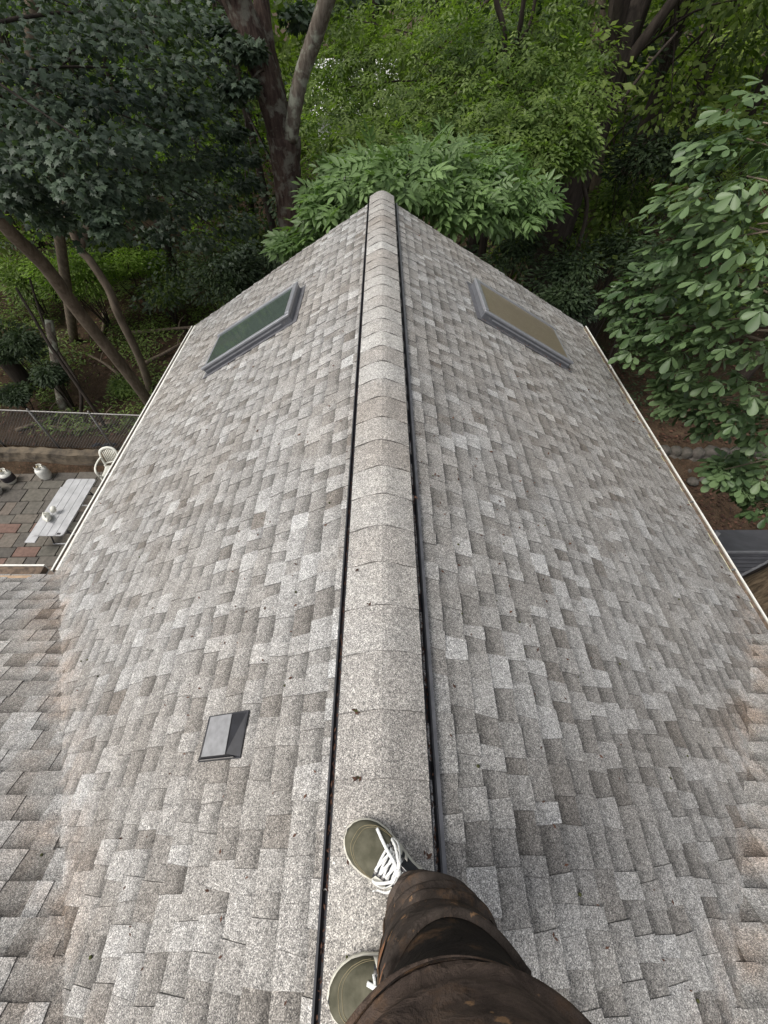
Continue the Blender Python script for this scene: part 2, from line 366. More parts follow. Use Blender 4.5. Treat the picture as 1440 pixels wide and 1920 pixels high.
# shingle pieces ---------------------------------------------------------------
EXPO = .112
pieces = []
def shingle_field(O, A, Uv, N, La, rows, ok, seed, wrange=(.055, .145), clip1=None):
    rg = random.Random(seed); O, A, Uv, N = (np.array(v, float) for v in (O, A, Uv, N))
    for k in range(rows):
        a = La[0] - rg.uniform(0, .3); tab = rg.random() < .5; skp = 0.0
        while a < La[1]:
            wd = rg.uniform(*wrange); a1 = min(a + wd, La[1])
            if a1 - a < .02: break
            ctr = O + A * (a + a1) / 2 + Uv * (k + .5) * EXPO
            if ok(ctr):
                t = .0115 if tab else .0055
                if rg.random() < .06: t += .004
                base = rg.gauss(.72, .13) if tab else rg.gauss(.50, .15)
                if rg.random() < .06: base -= .3
                s0 = k * EXPO - (rg.uniform(-.002, .002)); s1 = (k + 1) * EXPO + .012
                skn = rg.uniform(-.007, .007); g = .0005
                # wedge: thick butt at the lower edge, thin head tucked under the next course
                P = [O + A * (a + g + skp) + Uv * s0 + N * t, O + A * (a1 - g + skn) + Uv * s0 + N * t,
                     O + A * (a1 - g - skn) + Uv * s1 + N * .0015 + N * (.0035 if tab else 0), O + A * (a + g - skp) + Uv * s1 + N * .0015 + N * (.0035 if tab else 0)]; skp = skn
                md = .55
                q0 = O + A * (a + g) + Uv * (s0 * .55 + s1 * .45) + N * (t * .62 + .001); q1 = O + A * (a1 - g) + Uv * (s0 * .55 + s1 * .45) + N * (t * .62 + .001)
                B = [p - N * (t + .003) for p in P[:2]] + [P[2] - N * .004, P[3] - N * .004]
                V = [P[0], P[1], q1, P[2], P[3], q0, B[0], B[1], B[2], B[3]]
                Fc = [(0, 1, 2, 5), (5, 2, 3, 4), (0, 6, 7, 1), (1, 7, 8, 3, 2), (0, 5, 4, 9, 6)]
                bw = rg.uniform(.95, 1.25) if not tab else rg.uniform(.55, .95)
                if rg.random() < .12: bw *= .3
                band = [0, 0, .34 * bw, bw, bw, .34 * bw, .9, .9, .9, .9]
                ar, vis = cam_area(np.array([P[0], P[1], P[2], P[3]]))
                pieces.append((ar if vis else 0, np.array(V), Fc, min(1, max(0, base)), band))
            a = a1; tab = not tab if rg.random() < .90 else tab
def nrm(v): v = np.array(v, float); return v / np.linalg.norm(v)
wz = lambda W, y: W[0] - W[1] * y
sky_holes = [(1.03, 2.15, 4.3, 5.08), (-1.97, -.90, 4.10, 4.86)]
def ok_main(side, W):
    def f(c_):
        if c_[1] < -2.1: return False
        if side * c_[0] < .02: return False
        zw = wz(W, c_[1])
        if zw > c_[2] + .10 and (c_[1] < (WY_L if side < 0 else WY_R)): return False
        for x0, x1, y0, y1 in sky_holes:
            if x0 + .08 < c_[0] < x1 - .08 and y0 + .08 < c_[1] < y1 - .08: return False
        return True
    return f
def ok_wing(side, W, xlim):
    def f(c_):
        s = SR if side > 0 else SL
        zm = -.012 - s * abs(c_[0])
        if side * c_[0] < .25: return False
        if zm > c_[2] + .10 and abs(c_[0]) < abs(XR if side > 0 else XL): return False
        return side * c_[0] < xlim
    return f
for side, s, xe, W in ((1, SR, XR, WR), (-1, SL, XL, WL)):
    Uv = nrm((-side, 0, s)); N = nrm((side * s, 0, 1)); O = np.array([xe + side * .012, 0, -.012 - s * abs(xe) - .012 * s])
    L = abs(xe) / abs(Uv[0]); rows = int(L / EXPO)
    shingle_field(O, (0, 1, 0), Uv, N, (-2.2, Y1 + .012), rows, ok_main(side, W), 3 + side)
for side, W, ye in ((1, WR, WY_R), (-1, WL, WY_L)):
    Uv = nrm((0, -1, W[1])); N = nrm((0, W[1], 1)); O = np.array([0, ye + .012, wz(W, ye + .012)])
    La = (.25, 4.6) if side > 0 else (-5.2, -.25)
    shingle_field(O, (1, 0, 0), Uv, N, La, 25, ok_wing(side, W, 4.6 if side > 0 else 5.2), 13 + side)
pieces.sort(key=lambda p: -p[0])
for ar, V, Fc, tn, bd in pieces[:300]:
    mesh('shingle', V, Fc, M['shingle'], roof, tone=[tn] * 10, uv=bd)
rest = pieces[300:]
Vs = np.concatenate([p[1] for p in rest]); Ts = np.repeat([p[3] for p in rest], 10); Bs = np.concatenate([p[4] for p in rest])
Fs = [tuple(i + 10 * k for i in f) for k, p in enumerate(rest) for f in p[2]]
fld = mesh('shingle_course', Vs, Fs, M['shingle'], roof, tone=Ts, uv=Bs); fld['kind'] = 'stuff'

# ridge vent and caps ------------------------------------------------------------
def vent_edge(side):
    s = SR if side > 0 else SL
    mb = MB(); N = nrm((side * s, 0, 1)); D = nrm((side, 0, -s)); ax = [D, (0, 1, 0), N]
    x0 = .158
    o = np.array([0, 0, -.012])
    for y0, y1 in [(-1.3, -.02 + side * .1), (-.016 + side * .1, 1.20), (1.204, 2.42), (2.424, 3.64), (3.644, 4.86), (4.864, 6.30)]:
        ym = (y0 + y1) / 2; L = y1 - y0
        mb.box(o + D * (x0 * 1.12 - .012) + N * .012 + np.array([0, ym, 0]), (.008, L, .024), ax)      # inner lip
        mb.box(o + D * (x0 * 1.12 + .012) + N * .013 + np.array([0, ym, 0]), (.006, L, .026), ax)      # outer baffle
        mb.box(o + D * (x0 * 1.12) + N * .006 + np.array([0, ym, 0]), (.03, L, .006), ax)
    return mb, o, D, N, ax, x0
rv = None
for side in (-1, 1):
    mb, o, D, N, ax, x0 = vent_edge(side)
    if rv is None: rv = mb.build('ridge_vent', M['black_plastic'], house)
    else: mb.build('vent_baffle', M['black_plastic'], rv)
    fl = MB()
    fl.box(o + D * (x0 * 1.12 + (.023 if side > 0 else .019)) + N * (.0235 if side > 0 else .016) + np.array([0, 2.5, 0]), (.015 if side > 0 else .006, 7.59, .006), ax)
    fl.build('vent_flange', M['grey_rail'] if side > 0 else M['black_plastic'], rv)
    db = MB()
    for k in range(420):
        y = random.choice([random.uniform(-1, 6.2), random.uniform(-.6, 1.6)])
        c_ = o + D * (x0 * 1.12 + random.uniform(-.008, .008)) + N * random.uniform(.012, .020) + np.array([0, y, 0]); a = random.uniform(0, 3)
        l = random.uniform(.004, .012); dx = np.array([math.cos(a) * .4, math.sin(a), 0]) * l
        db.add([c_ - dx, c_ + np.array([.003, 0, .001]), c_ + dx, c_ + np.array([-.003, 0, .002])], [(0, 1, 2, 3)], random.random())
    d_ = db.build('trapped_debris', M['leaf_dead'], rv); d_['kind'] = 'stuff'
capj = [-1.15, -.98, -.80, -.615, -.43, -.237, -.044, .146, .345, .549, .734, .935, 1.13]
while capj[-1] < 6.1: capj.append(capj[-1] + .195 + random.uniform(-.006, .006))
capj[-1] = 6.34
HWc = .152
def cap_z(u):                                   # cross profile of a cap over the vent, u = x
    s = SR if u > 0 else SL
    return -.006 + .034 - s * (math.sqrt(u * u + .0016) - .04) * .93
tones = [random.gauss(.55, .26) for _ in capj]
for k in range(len(capj) - 1):
    ya, yb = capj[k], capj[k + 1] + .03; us = np.linspace(-HWc, HWc, 13); V = []
    skew = random.uniform(-.006, .006); dz = random.uniform(0, .002)
    rowsY = [(ya, .0065 + dz), (ya + .0035, .0085 + dz), ((ya + yb) / 2, .006), (yb, .0025)]
    for j, (y, h) in enumerate(rowsY):
        for u in us: V.append((u, y + skew * u / HWc + .0015 * math.sin(u * 60 + k), cap_z(u) + h + .002 * math.sin(u * 40 + k * 2)))
    for u in us: V.append((u, ya + skew * u / HWc, cap_z(u) - .002))
    for u in us: V.append((u, yb, cap_z(u) - .004))
    n = 13; Fc = []
    for j in range(3):
        for i in range(n - 1): Fc.append((j * n + i, j * n + i + 1, (j + 1) * n + i + 1, (j + 1) * n + i))
    for i in range(n - 1): Fc.append((4 * n + i, 4 * n + i + 1, i + 1, i)); 
    for i in range(n - 1): Fc.append((3 * n + i, 3 * n + i + 1, 5 * n + i + 1, 5 * n + i))
    Fc += [(0, n, 2 * n, 3 * n, 5 * n, 4 * n), (n - 1, 5 * n - 1, 6 * n - 1, 4 * n - 1, 3 * n - 1, 2 * n - 1)]
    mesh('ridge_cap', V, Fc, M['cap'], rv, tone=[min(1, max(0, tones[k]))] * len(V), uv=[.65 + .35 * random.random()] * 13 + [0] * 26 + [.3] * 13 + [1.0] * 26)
mb = MB()                                        # vent core under the caps
mb.add([(-HWc + .012, Y0 + 3.2, cap_z(-HWc) - .012), (0, Y0 + 3.2, .004), (HWc - .012, Y0 + 3.2, cap_z(HWc) - .012), (-HWc + .012, 6.29, cap_z(-HWc) - .012), (0, 6.29, .004), (HWc - .012, 6.29, cap_z(HWc) - .012)],
       [(0, 1, 4, 3), (1, 2, 5, 4), (0, 3, 5, 2)])
mb.build('vent_core', M['black_plastic'], rv)

# skylights --------------------------------------------------------------------
def skylight(side, x0, x1, y0, y1, glassmat, lab):
    s = SR if side > 0 else SL; N = nrm((side * s, 0, 1)); D = nrm((side, 0, -s)); Yv = np.array([0, 1., 0])
    o = np.array([0, (y0 + y1) / 2, -.012]); k = math.sqrt(1 + s * s)
    a0, a1 = x0 * k, x1 * k; L = a1 - a0; W_ = y1 - y0; H = .085; am = (a0 + a1) / 2
    ax = [D, Yv, N]
    fl = MB(); fl.box(o + D * am + N * .013, (L + .11, W_ + .10, .006), ax); sk = fl.build('skylight', M['flash'], house); sk['label'] = lab
    # curb skirts (four), each its own piece
    for c_, d_ in ((o + D * am + Yv * (W_ / 2 - .02) + N * (H * .45), (L - .003, .04, H * .9)), (o + D * am - Yv * (W_ / 2 - .02) + N * (H * .45), (L - .003, .04, H * .9)),
                   (o + D * (a0 + .02) + N * (H * .45), (.04, W_ - .083, H * .9)), (o + D * (a1 - .02) + N * (H * .40), (.04, W_ - .083, H * .8))):
        bevel(MB().box(c_, d_, ax).build('curb', M['sky_frame'], sk), .004)
    t = .046
    for c_, d_, nm in ((o + D * am + Yv * (W_ / 2 - t / 2 + .01) + N * (H + .004), (L + .02, t, .026), 'side_cladding'), (o + D * am - Yv * (W_ / 2 - t / 2 + .01) + N * (H + .004), (L + .02, t, .026), 'side_cladding'),
                       (o + D * (a0 + t * .6 - .012) + N * (H + .006), (t * 1.2, W_ - 2 * t + .014, .034), 'head_cladding'), (o + D * (a1 - .022) + N * (H - .004), (.034, W_ - 2 * t + .014, .018), 'sill_cladding')):
        bevel(MB().box(c_, d_, ax).build(nm, M['sky_frame2'] if nm != 'side_cladding' else M['sky_frame2'], sk), .008, 3)
    # lower lip line on the camera-side skirt and two screws
    g = MB().box(o + D * (am + .05) - Yv * (W_ / 2 + .004) + N * (H * .60), (L - .14, .010, .012), ax); g.build('skirt_lip', M['sky_frame2'], sk)
    for q in (.05, .085): MB().lathe(o + D * (a0 + q) - Yv * (W_ / 2 + .001) + N * (H * .55), [(.006, 0), (.006, .004), (.002, .006)], 8, (0, -1, 0)).build('screw', M['galv'], sk)
    MB().box(o + D * (am + .015) + N * (H + .0), (L - .11, W_ - 2 * t + .02, .008), ax).build('pane', glassmat, sk)
    return sk
skylight(1, 1.03, 2.14, 4.26, 5.04, M['glass_tan'], 'skylight on the right slope with a dusty tan pane')
skylight(-1, .90, 1.97, 4.12, 4.86, M['glass_green'], 'skylight on the left slope with a dark green pane')

# exhaust vent -----------------------------------------------------------------
def exhaust():
    s = SL; N = nrm((-s, 0, 1)); D = nrm((1, 0, s)); Yv = np.array([0, 1., 0])         # D points up the slope (to +x)
    o = np.array([-.655, .335, -.012 - SL * .655])
    MB().box(o + N * .013 - Yv * .0, (.25, .20, .004), [D, Yv, N])
    base = MB().box(o + N * .0135 + D * .004, (.235, .175, .004), [D, Yv, N]).build('exhaust_vent', M['black_plastic'], house)
    base['label'] = 'small square exhaust vent with a grey slanted top and black sides'
    zt, zb = .050, .016
    tp = [o + D * a + Yv * b + N * (zt + (b * .06)) for a, b in ((-.060, -.072), (.070, -.072), (.074, .070), (-.050, .070))]
    bt = [o + D * a + Yv * b + N * zb for a, b in ((-.118, -.082), (.122, -.082), (.112, .078), (-.098, .078))]
    V = tp + bt
    MB().add(V, [(0, 4, 5, 1), (1, 5, 6, 2), (2, 6, 7, 3), (3, 7, 4, 0)]).build('hood_side', M['black_plastic'], base)
    tq = [p + N * .0025 for p in tp]
    bevel(MB().prism([tq[0] - Yv * .004 - D * .002, tq[1] - Yv * .004 + D * .002, tq[2], tq[3]], N, .003).build('hood_top', simple('grey_vent_top', (.23, .23, .235), .5, .2, .15, 40), base), .001)
    MB().box(o + N * .022 - Yv * .083, (.19, .003, .010), [D, Yv, N]).build('damper_lip', M['galv'], base)
exhaust()

# gutters ----------------------------------------------------------------------
def gutter(P0, P1, out, label=None, name='gutter', hang=.8, cream=True, wd=.10):
    P0, P1, out = np.array(P0, float), np.array(P1, float), nrm(out); d = P1 - P0; L = np.linalg.norm(d); d /= L
    up = np.array([0, 0, 1.]); c_ = (P0 + P1) / 2; ax = [d, out, up]
    g = MB()
    g.box(c_ + out * (wd * .52) - up * .085, (L, wd, .004), ax)
    g.box(c_ + out * .002 - up * .05, (L, .003, .075), ax)
    g.box(c_ + out * (wd + .004) - up * .048, (L, .004, .076), ax)
    g.box(c_ + out * (wd + .004) - up * .010, (L, .015, .010), ax)
    go = g.build(name, M['white_metal'], house)
    if label: go['label'] = label
    MB().box(c_ + out * (wd * .52) - up * .050, (L - .01, wd - .008, .060), ax).build('gutter_silt', M['gutter_in'], go)
    for k in range(int(L / hang)):
        p = P0 + d * (k + .5) * hang
        MB().box(p + out * (wd * .5) - up * .008, (.018, wd + .008, .004), ax).build('hanger', M['galv'], go)
    de = MB(); de.box(c_ - out * .006 - up * .002, (L, .022, .004), ax)
    de.build('drip_edge', M['moss_cream'] if cream else M['white_metal'], go)
    return go
zr = -.012 - SR * XR; zl = -.012 - SL * abs(XL)
gutter((XR + .012, -.9, zr), (XR + .012, Y1 - .02, zr), (1, 0, 0), 'white gutter along the right eave with a mossy yellow inner edge', wd=.062)
gutter((XL - .012, WY_L + .09, zl + .012), (XL - .012, Y1 - .02, zl + .012), (-1, 0, 0), 'thin white gutter along the left eave', cream=False, wd=.040)
zwl = wz(WL, WY_L)
gl = gutter((-7.3, WY_L + .010, zwl), (XL - .10, WY_L + .010, zwl), (0, 1, 0), 'white gutter of the side wing with a brown board inside', hang=1.1, cream=False)
MB().box((-5.2, WY_L - .02, zwl + .012), (4.3, .03, .012)).build('eave_board', M['wood_fascia'], gl)
MB().box((-4.02 + .28, WY_L + .02, zwl + .014), (.045, .10, .008), [nrm((1, .35, 0)), nrm((-.35, 1, 0)), (0, 0, 1)]).build('strap', M['plastic_white'], gl)
# walls, gable, fascia
wb = MB()
wb.box((.1, 2.0, (G - 1.75) / 2 - .03), (5.35, 8.4, abs(G + 1.75) - .06)); 
wb.box((4.9, -1.2, (G - 1.75) / 2 - .03), (4.4, 4.6, abs(G + 1.75) - .06)); wb.box((-4.9, -.6, (G - 1.75) / 2 - .03), (4.4, 4.2, abs(G + 1.75) - .06))
wb.add([(-2.5, 6.19, -1.80), (2.75, 6.19, -1.80), (0.1, 6.19, -.14), (-2.5, 6.17, -1.80), (2.75, 6.17, -1.80), (0.1, 6.17, -.14)], [(0, 1, 2), (3, 5, 4), (0, 2, 5, 3), (1, 4, 5, 2)])
wb.build('wall', M['siding'], house)
for side, s, xe in ((1, SR, XR), (-1, SL, XL)):
    D = nrm((side, 0, -s)); N = nrm((side * s, 0, 1)); L = abs(xe) * math.sqrt(1 + s * s)
    MB().box(D * (L / 2) + N * (-.075) + np.array([0, Y1 + .004, 0]), (L, .02, .13), [D, (0, 1, 0), N]).build('rake_board', M['white_metal'], house)

# roof debris ------------------------------------------------------------------
def roofz(x, y):
    s = SR if x > 0 else SL; zm = -.012 - s * abs(x)
    W = WR if x > 0 else WL
    return max(zm, wz(W, y) if y < (WY_R if x > 0 else WY_L) else -99) + .014
db = MB(); rg = random.Random(5)
def bit(x, y, l, tone, z=None):
    z = roofz(x, y) if z is None else z; a = rg.uniform(0, 6.28); c_ = np.array([x, y, z + .002]); d1 = np.array([math.cos(a), math.sin(a), rg.uniform(-.1, .3)]) * l; d2 = np.array([-math.sin(a), math.cos(a), rg.uniform(0, .3)]) * l * .45
    db.add([c_ - d1, c_ + d2, c_ + d1 + np.array([0, 0, .2 * l]), c_ - d2], [(0, 1, 2), (0, 2, 3)], tone)
for k in range(230):
    if rg.random() < .6: x = rg.choice([-1, 1]) * rg.uniform(.2, 1.1); y = rg.uniform(-.6, 2.5)
    else: x = rg.uniform(-2.8, 3.0); y = rg.uniform(-.4, 6)
    bit(x, y, rg.uniform(.004, .010) * (1 + .25 * y), rg.uniform(.2, 1))
for k in range(60): x = 3.08 - abs(rg.gauss(0, .10)); y = rg.uniform(1.2, 6); bit(x, y, rg.uniform(.006, .018), rg.uniform(.1, .8))
for k in range(90):                                # drift around the right skylight
    t_ = rg.random(); x = 1.03 + 1.15 * t_; bit(x, 4.27 - abs(rg.gauss(0, .03)), rg.uniform(.008, .02), rg.uniform(.5, 1))
for (px, py) in ((664, 1335), (672, 1462), (655, 1608), (800, 1600), (678, 1795), (690, 1140), (668, 1066), (782, 930)):
    p = zp(px, py, .0)
    for q in range(3): bit(p[0] + rg.gauss(0, .008), p[1] + rg.gauss(0, .006), rg.uniform(.006, .012), rg.random() * .6, cap_z(max(-.14, min(.14, p[0]))) + .012)
d_ = db.build('fallen_leaf_bits', M['leaf_dead']); tag(d_, 'small brown leaf bits scattered over the grey shingles', 'leaf litter', kind='stuff')
mb = MB(); 
for (px, py) in ((668, 1334), (672, 1459), (660, 1794)):
    p = zp(px, py, .0); z = cap_z(max(-.14, min(.14, p[0]))) + .010
    for q in range(4):
        r_ = rg.uniform(.0025, .005); mb.lathe((p[0] + rg.gauss(0, .009), p[1] + rg.gauss(0, .002), z), [(r_ * .9, 0), (r_, r_ * .4), (r_ * .5, r_ * .9)], 7)
for k in range(46):
    x = rg.uniform(.25, 2.3) if rg.random() < .7 else -rg.uniform(.2, 2); y = rg.uniform(-.5, 1.8); r_ = rg.uniform(.003, .007)
    mb.lathe((x, y, roofz(x, y) - .004), [(r_ * .9, 0), (r_, r_ * .5), (r_ * .5, r_)], 6)
d_ = mb.build('moss_tufts', M['moss'], smooth=True); tag(d_, 'dark green moss tufts in the shingle and ridge cap joints', 'moss', kind='stuff')

# ------------------------------------------------------------------ yard on the left
patio = None
def make_patio():
    mb = MB(); mb.box((-8.7, 5.3, G - .03), (8.8, 6.2, .06)); p = mb.build('patio', M['joint']); p['kind'] = 'structure'
    rg = random.Random(21); y = 8.22; n = 0
    while y > 2.6 and n < 290:
        h = rg.choice([.30, .30, .38, .45]); x = -4.9 + rg.uniform(0, .2)
        if y - h < 4.3 and n > 190: h = .45
        while x > -12.6 and n < 290:
            wd = rg.choice([.30, .42, .45, .6, .6]); 
            if y - h < 4.2: wd = .6
            if x > -6.0: wd = .75
            t = rg.random() * .70 if rg.random() < .72 else rg.uniform(.66, 1)
            sk = (x + 8) * .045; g = .009; z0 = G + .001; z1 = G + .022 + rg.uniform(-.004, .006)
            P = [(x - wd + g, y - h + g + sk), (x - g, y - h + g + sk), (x - g, y - g + sk), (x - wd + g, y - g + sk)]
            V = [(a, b, z0) for a, b in P] + [(a + (.004 if i in (0, 3) else -.004), b + (.004 if i < 2 else -.004), z1 + rg.uniform(-.002, .002)) for i, (a, b) in enumerate(P)]
            mesh('slab', V, [(4, 5, 6, 7), (0, 1, 5, 4), (1, 2, 6, 5), (2, 3, 7, 6), (3, 0, 4, 7)], M['slate'], p, tone=[t] * 8); n += 1
            x -= wd
        y -= h
    return p
patio = make_patio()

# retaining wall, leaf bed
def rwall():
    rg = random.Random(4); mb = MB()
    xs = np.linspace(-15, -4.4, 70); V = []
    for x in xs:
        y = 8.53 - (x + 11.1) * .055 + .02 * math.sin(x * 3); 
        for dy, z in ((0, G - .05), (.01 + rg.uniform(-.01, .02), G + .22), (.03 + rg.uniform(-.015, .03), G + .46), (.26 + rg.uniform(-.02, .02), G + .48 + rg.uniform(-.015, .015)), (.32, G - .05)):
            V.append((x, y + dy, z))
    F_ = [(i * 5 + k, (i + 1) * 5 + k, (i + 1) * 5 + k + 1, i * 5 + k + 1) for i in range(len(xs) - 1) for k in range(4)]
    o = mesh('retaining_wall', V, F_, M['concrete'], smooth=False)
    tag(o, 'low stained tan concrete wall under the chain link fence', 'wall')
rwall()
# leaf scatter on ground -------------------------------------------------------
def frames(d, n):
    d = d / (np.linalg.norm(d, axis=1)[:, None] + 1e-9)
    x = np.cross(d, n); x /= np.linalg.norm(x, axis=1)[:, None] + 1e-9
    z = np.cross(x, d); return x, d, z
def scatter(tmpl, pos, d, n, size, tone):
    """copies of a leaf template (x across, y along, z up) at pos"""
    TV, TF = tmpl; x, y, z = frames(d, n); size = size[:, None, None]
    V = pos[:, None, :] + size * (TV[None, :, 0:1] * x[:, None, :] + TV[None, :, 1:2] * y[:, None, :] + TV[None, :, 2:3] * z[:, None, :])
    N, k = len(pos), len(TV)
    F = (TF[None] + (np.arange(N) * k)[:, None, None]).reshape(-1, TF.shape[1])
    return V.reshape(-1, 3), F, np.repeat(tone, k)
def T_quad(wd=.5):
    return np.array([(0, 0, 0), (wd / 2, .45, -.06), (0, 1, -.10), (-wd / 2, .45, -.06)]), np.array([(0, 1, 2), (0, 2, 3)])
def T_leaflet(wd=.36):
    return (np.array([(0, 0, 0), (wd * .42, .25, .05), (wd * .5, .55, .03), (0, 1, -.10), (-wd * .5, .55, .03), (-wd * .42, .25, .05), (0, .5, -.03)]),
            np.array([(0, 1, 6), (1, 2, 6), (2, 3, 6), (3, 4, 6), (4, 5, 6), (5, 0, 6)]))
def T_compound(nl=7, wd=.34):
    TV, TF = T_leaflet(wd); V = []; F = []
    spec = [((0, .95, 0), 0, .52)]
    pairs = (nl - 1) // 2
    for i in range(pairs):
        yy = .30 + .60 * i / pairs; sz = .36 + .12 * i
        for s in (-1, 1): spec.append(((0, yy, 0), s * R(62 - 8 * i), sz))
    for (p, a, sz) in spec:
        c_, s_ = math.cos(a), math.sin(a); b = len(V)
        for q in TV:
            x_, y_ = q[0] * sz, q[1] * sz
            V.append((p[0] + x_ * c_ + y_ * s_, p[1] - x_ * s_ + y_ * c_, q[2] * sz - .10 * abs(math.sin(a)) * y_ - .12 * (p[1]) ** 2))
        F += [tuple(b + i for i in f) for f in TF]
    return np.array(V), np.array(F)
def T_maple():
    half = [(0, 0), (.16, -.10), (.30, .02), (.22, .10), (.50, .16), (.62, .34), (.40, .34), (.34, .44), (.40, .62), (.22, .58), (.14, .70), (.12, .82), (0, 1.05)]
    P = half + [(-x, y) for x, y in half[1:-1]][::-1]; n = len(P)
    V = [(x, y, -.10 * abs(x) ** 1.2 - .12 * max(0, y) ** 2) for x, y in P] + [(0, .30, .03)]
    return np.array(V), np.array([(i, (i + 1) % n, n) for i in range(n)])
def T_obovate(wd=.50):
    V = []; ys = [0, .25, .5, .72, .9, 1.0]; ws = [.02, .24, .42, .50, .34, 0]
    for y, w_ in zip(ys, ws):
        zc = -.10 * y * y; V += [(w_ * wd, y, zc + .05 * w_ * 2), (0, y, zc - .015), (-w_ * wd, y, zc + .05 * w_ * 2)]
    F = []
    for i in range(5):
        a = i * 3; F += [(a, a + 3, a + 4), (a, a + 4, a + 1), (a + 1, a + 4, a + 5), (a + 1, a + 5, a + 2)]
    return np.array(V), np.array(F)
QUAD, LFT, CMP7, CMP5, MAPLE, OBO = T_quad(), T_leaflet(), T_compound(7), T_compound(5, .40), T_maple(), T_obovate()
def unit(a): return a / (np.linalg.norm(a, axis=-1, keepdims=True) + 1e-9)

def litter(name, x0, x1, y0, y1, n, label, mat='leaf_dead', size=(.05, .11)):
    p = np.stack([RNG.uniform(x0, x1, n), RNG.uniform(y0, y1, n), np.zeros(n)], 1); p[:, 2] = gz(p[:, 0], p[:, 1]) + RNG.uniform(.005, .05, n)
    d = unit(np.stack([RNG.normal(size=n), RNG.normal(size=n), RNG.normal(size=n) * .25], 1)); nn = unit(np.stack([RNG.normal(size=n) * .3, RNG.normal(size=n) * .3, np.ones(n)], 1))
    V, F, T = scatter(T_quad(.8), p, d, nn, RNG.uniform(*size, n), RNG.random(n) ** 1.5)
    o = mesh(name, V, F, M[mat], tone=T); tag(o, label, 'leaf litter', kind='stuff'); return o
litter('fallen_leaves', -15, -4.5, 8.22, 8.56, 2600, 'reddish fallen leaves in the bed along the concrete wall', size=(.05, .10))
litter('woodland_litter', -26, 26, 9.0, 34, 26000, 'brown leaf litter on the woodland floor beyond the roof', size=(.07, .15))
litter('yard_litter', 3.6, 16, -1, 9.2, 15000, 'dark brown leaf litter in the shaded yard right of the gutter', size=(.05, .11))

# chain link fence
def fence():
    X0, X1 = -14.5, -4.6; yf = lambda x: 8.80 - (x + 9.3) * .06; zb, zt = G + .46, G + 1.70
    f = thing('chain_link_fence', 'grey chain link fence standing on the concrete wall', 'fence', (-9.5, 8.8, G + .45))
    MB().tube([(x, yf(x), zt) for x in np.linspace(X0, X1, 12)], .021, 8).build('top_rail', M['galv'], f, True)
    for x in (-14.2, -12.56, -10.92, -9.28, -7.64, -6.0, -4.7):
        p = MB().tube([(x, yf(x), zb - .3), (x, yf(x), zt + .05)], .028, 8).build('post', M['galv'], f, True)
        MB().lathe((x, yf(x), zt + .04), [(.032, 0), (.032, .02), (.015, .045), (.001, .05)], 8).build('post_cap', M['galv'], p, True)
    wm = MB(); H = zt - zb; stp = .085; r_ = .0048
    k = X0 - H
    while k < X1:
        for s in (1, -1):
            pts = []
            for t in (0, 1):
                x = k + (H * t if s > 0 else H * (1 - t)); pts.append([x, zb + H * t])
            (xa, za), (xb, zb_) = pts
            if max(xa, xb) > X0 and min(xa, xb) < X1:
                wm.tube([(xa, yf(xa) - .025, za), (xb, yf(xb) - .025, zb_)], r_, 3, cap=False)
        k += stp
    o = wm.build('chain_link_mesh', M['wire'], f); o['kind'] = 'stuff'
fence()

# propane cylinders
def cylinder(p, label, dark=False, sc_=1.0, tilt=(0, 0, 1)):
    t = thing('gas_cylinder', label, 'gas cylinder', (p[0], p[1], G + .022), 'gas cylinders on the slab patio')
    c_ = (p[0], p[1], G + .022)
    def pr(l): return [(r_ * sc_, z * sc_) for r_, z in l]
    MB().lathe(c_, pr([(.125, .04), (.148, .07), (.156, .10), (.156, .25), (.150, .30), (.128, .345), (.085, .372), (.03, .380)]), 28, tilt).build('tank', M['white_paint'], t, True)
    MB().lathe(c_, pr([(.110, 0), (.118, 0), (.118, .055), (.110, .055), (.110, 0)]), 24, tilt).build('foot_ring', M['white_paint'], t, True)
    cl = MB()
    for a0, a1 in ((.3, 2.6), (3.5, 5.8)):
        aa = np.linspace(a0, a1, 9); V = []
        for z in (.355, .445):
            for a in aa: V += [(c_[0] + .098 * sc_ * math.cos(a), c_[1] + .098 * sc_ * math.sin(a), c_[2] + z * sc_), (c_[0] + .092 * sc_ * math.cos(a), c_[1] + .092 * sc_ * math.sin(a), c_[2] + z * sc_)]
        F_ = []
        for i in range(8):
            a, b = 2 * i, 2 * i + 2; F_ += [(a, b, b + 18, a + 18), (a + 1, a + 19, b + 19, b + 1), (a + 18, b + 18, b + 19, a + 19)]
        cl.add(V, F_)
    cl.build('collar', M['white_paint'], t)
    v = MB().lathe((c_[0], c_[1], c_[2] + .375 * sc_), pr([(.022, 0), (.022, .03), (.014, .035), (.014, .06), (.032, .062), (.032, .08), (.01, .084)]), 10); v.tube([(c_[0], c_[1], c_[2] + .40 * sc_), (c_[0] - .06 * sc_, c_[1] - .02, c_[2] + .40 * sc_)], .016 * sc_, 8)
    v.build('valve', M['brass'], t, True)
    if dark: MB().lathe(c_, pr([(.158, .10), (.1585, .12), (.1585, .26), (.153, .285), (.150, .285), (.150, .10)]), 28, tilt).build('label_band', M['black_label'], t, True)
cylinder(zp(90, 896, G)[:2], 'white gas cylinder standing alone nearest the picnic table')
cylinder(zp(24, 904, G)[:2], 'white gas cylinder with a dark printed band', True)
cylinder(zp(-4, 925, G)[:2], 'white gas cylinder cut by the left edge of the photo', False, 1.08)

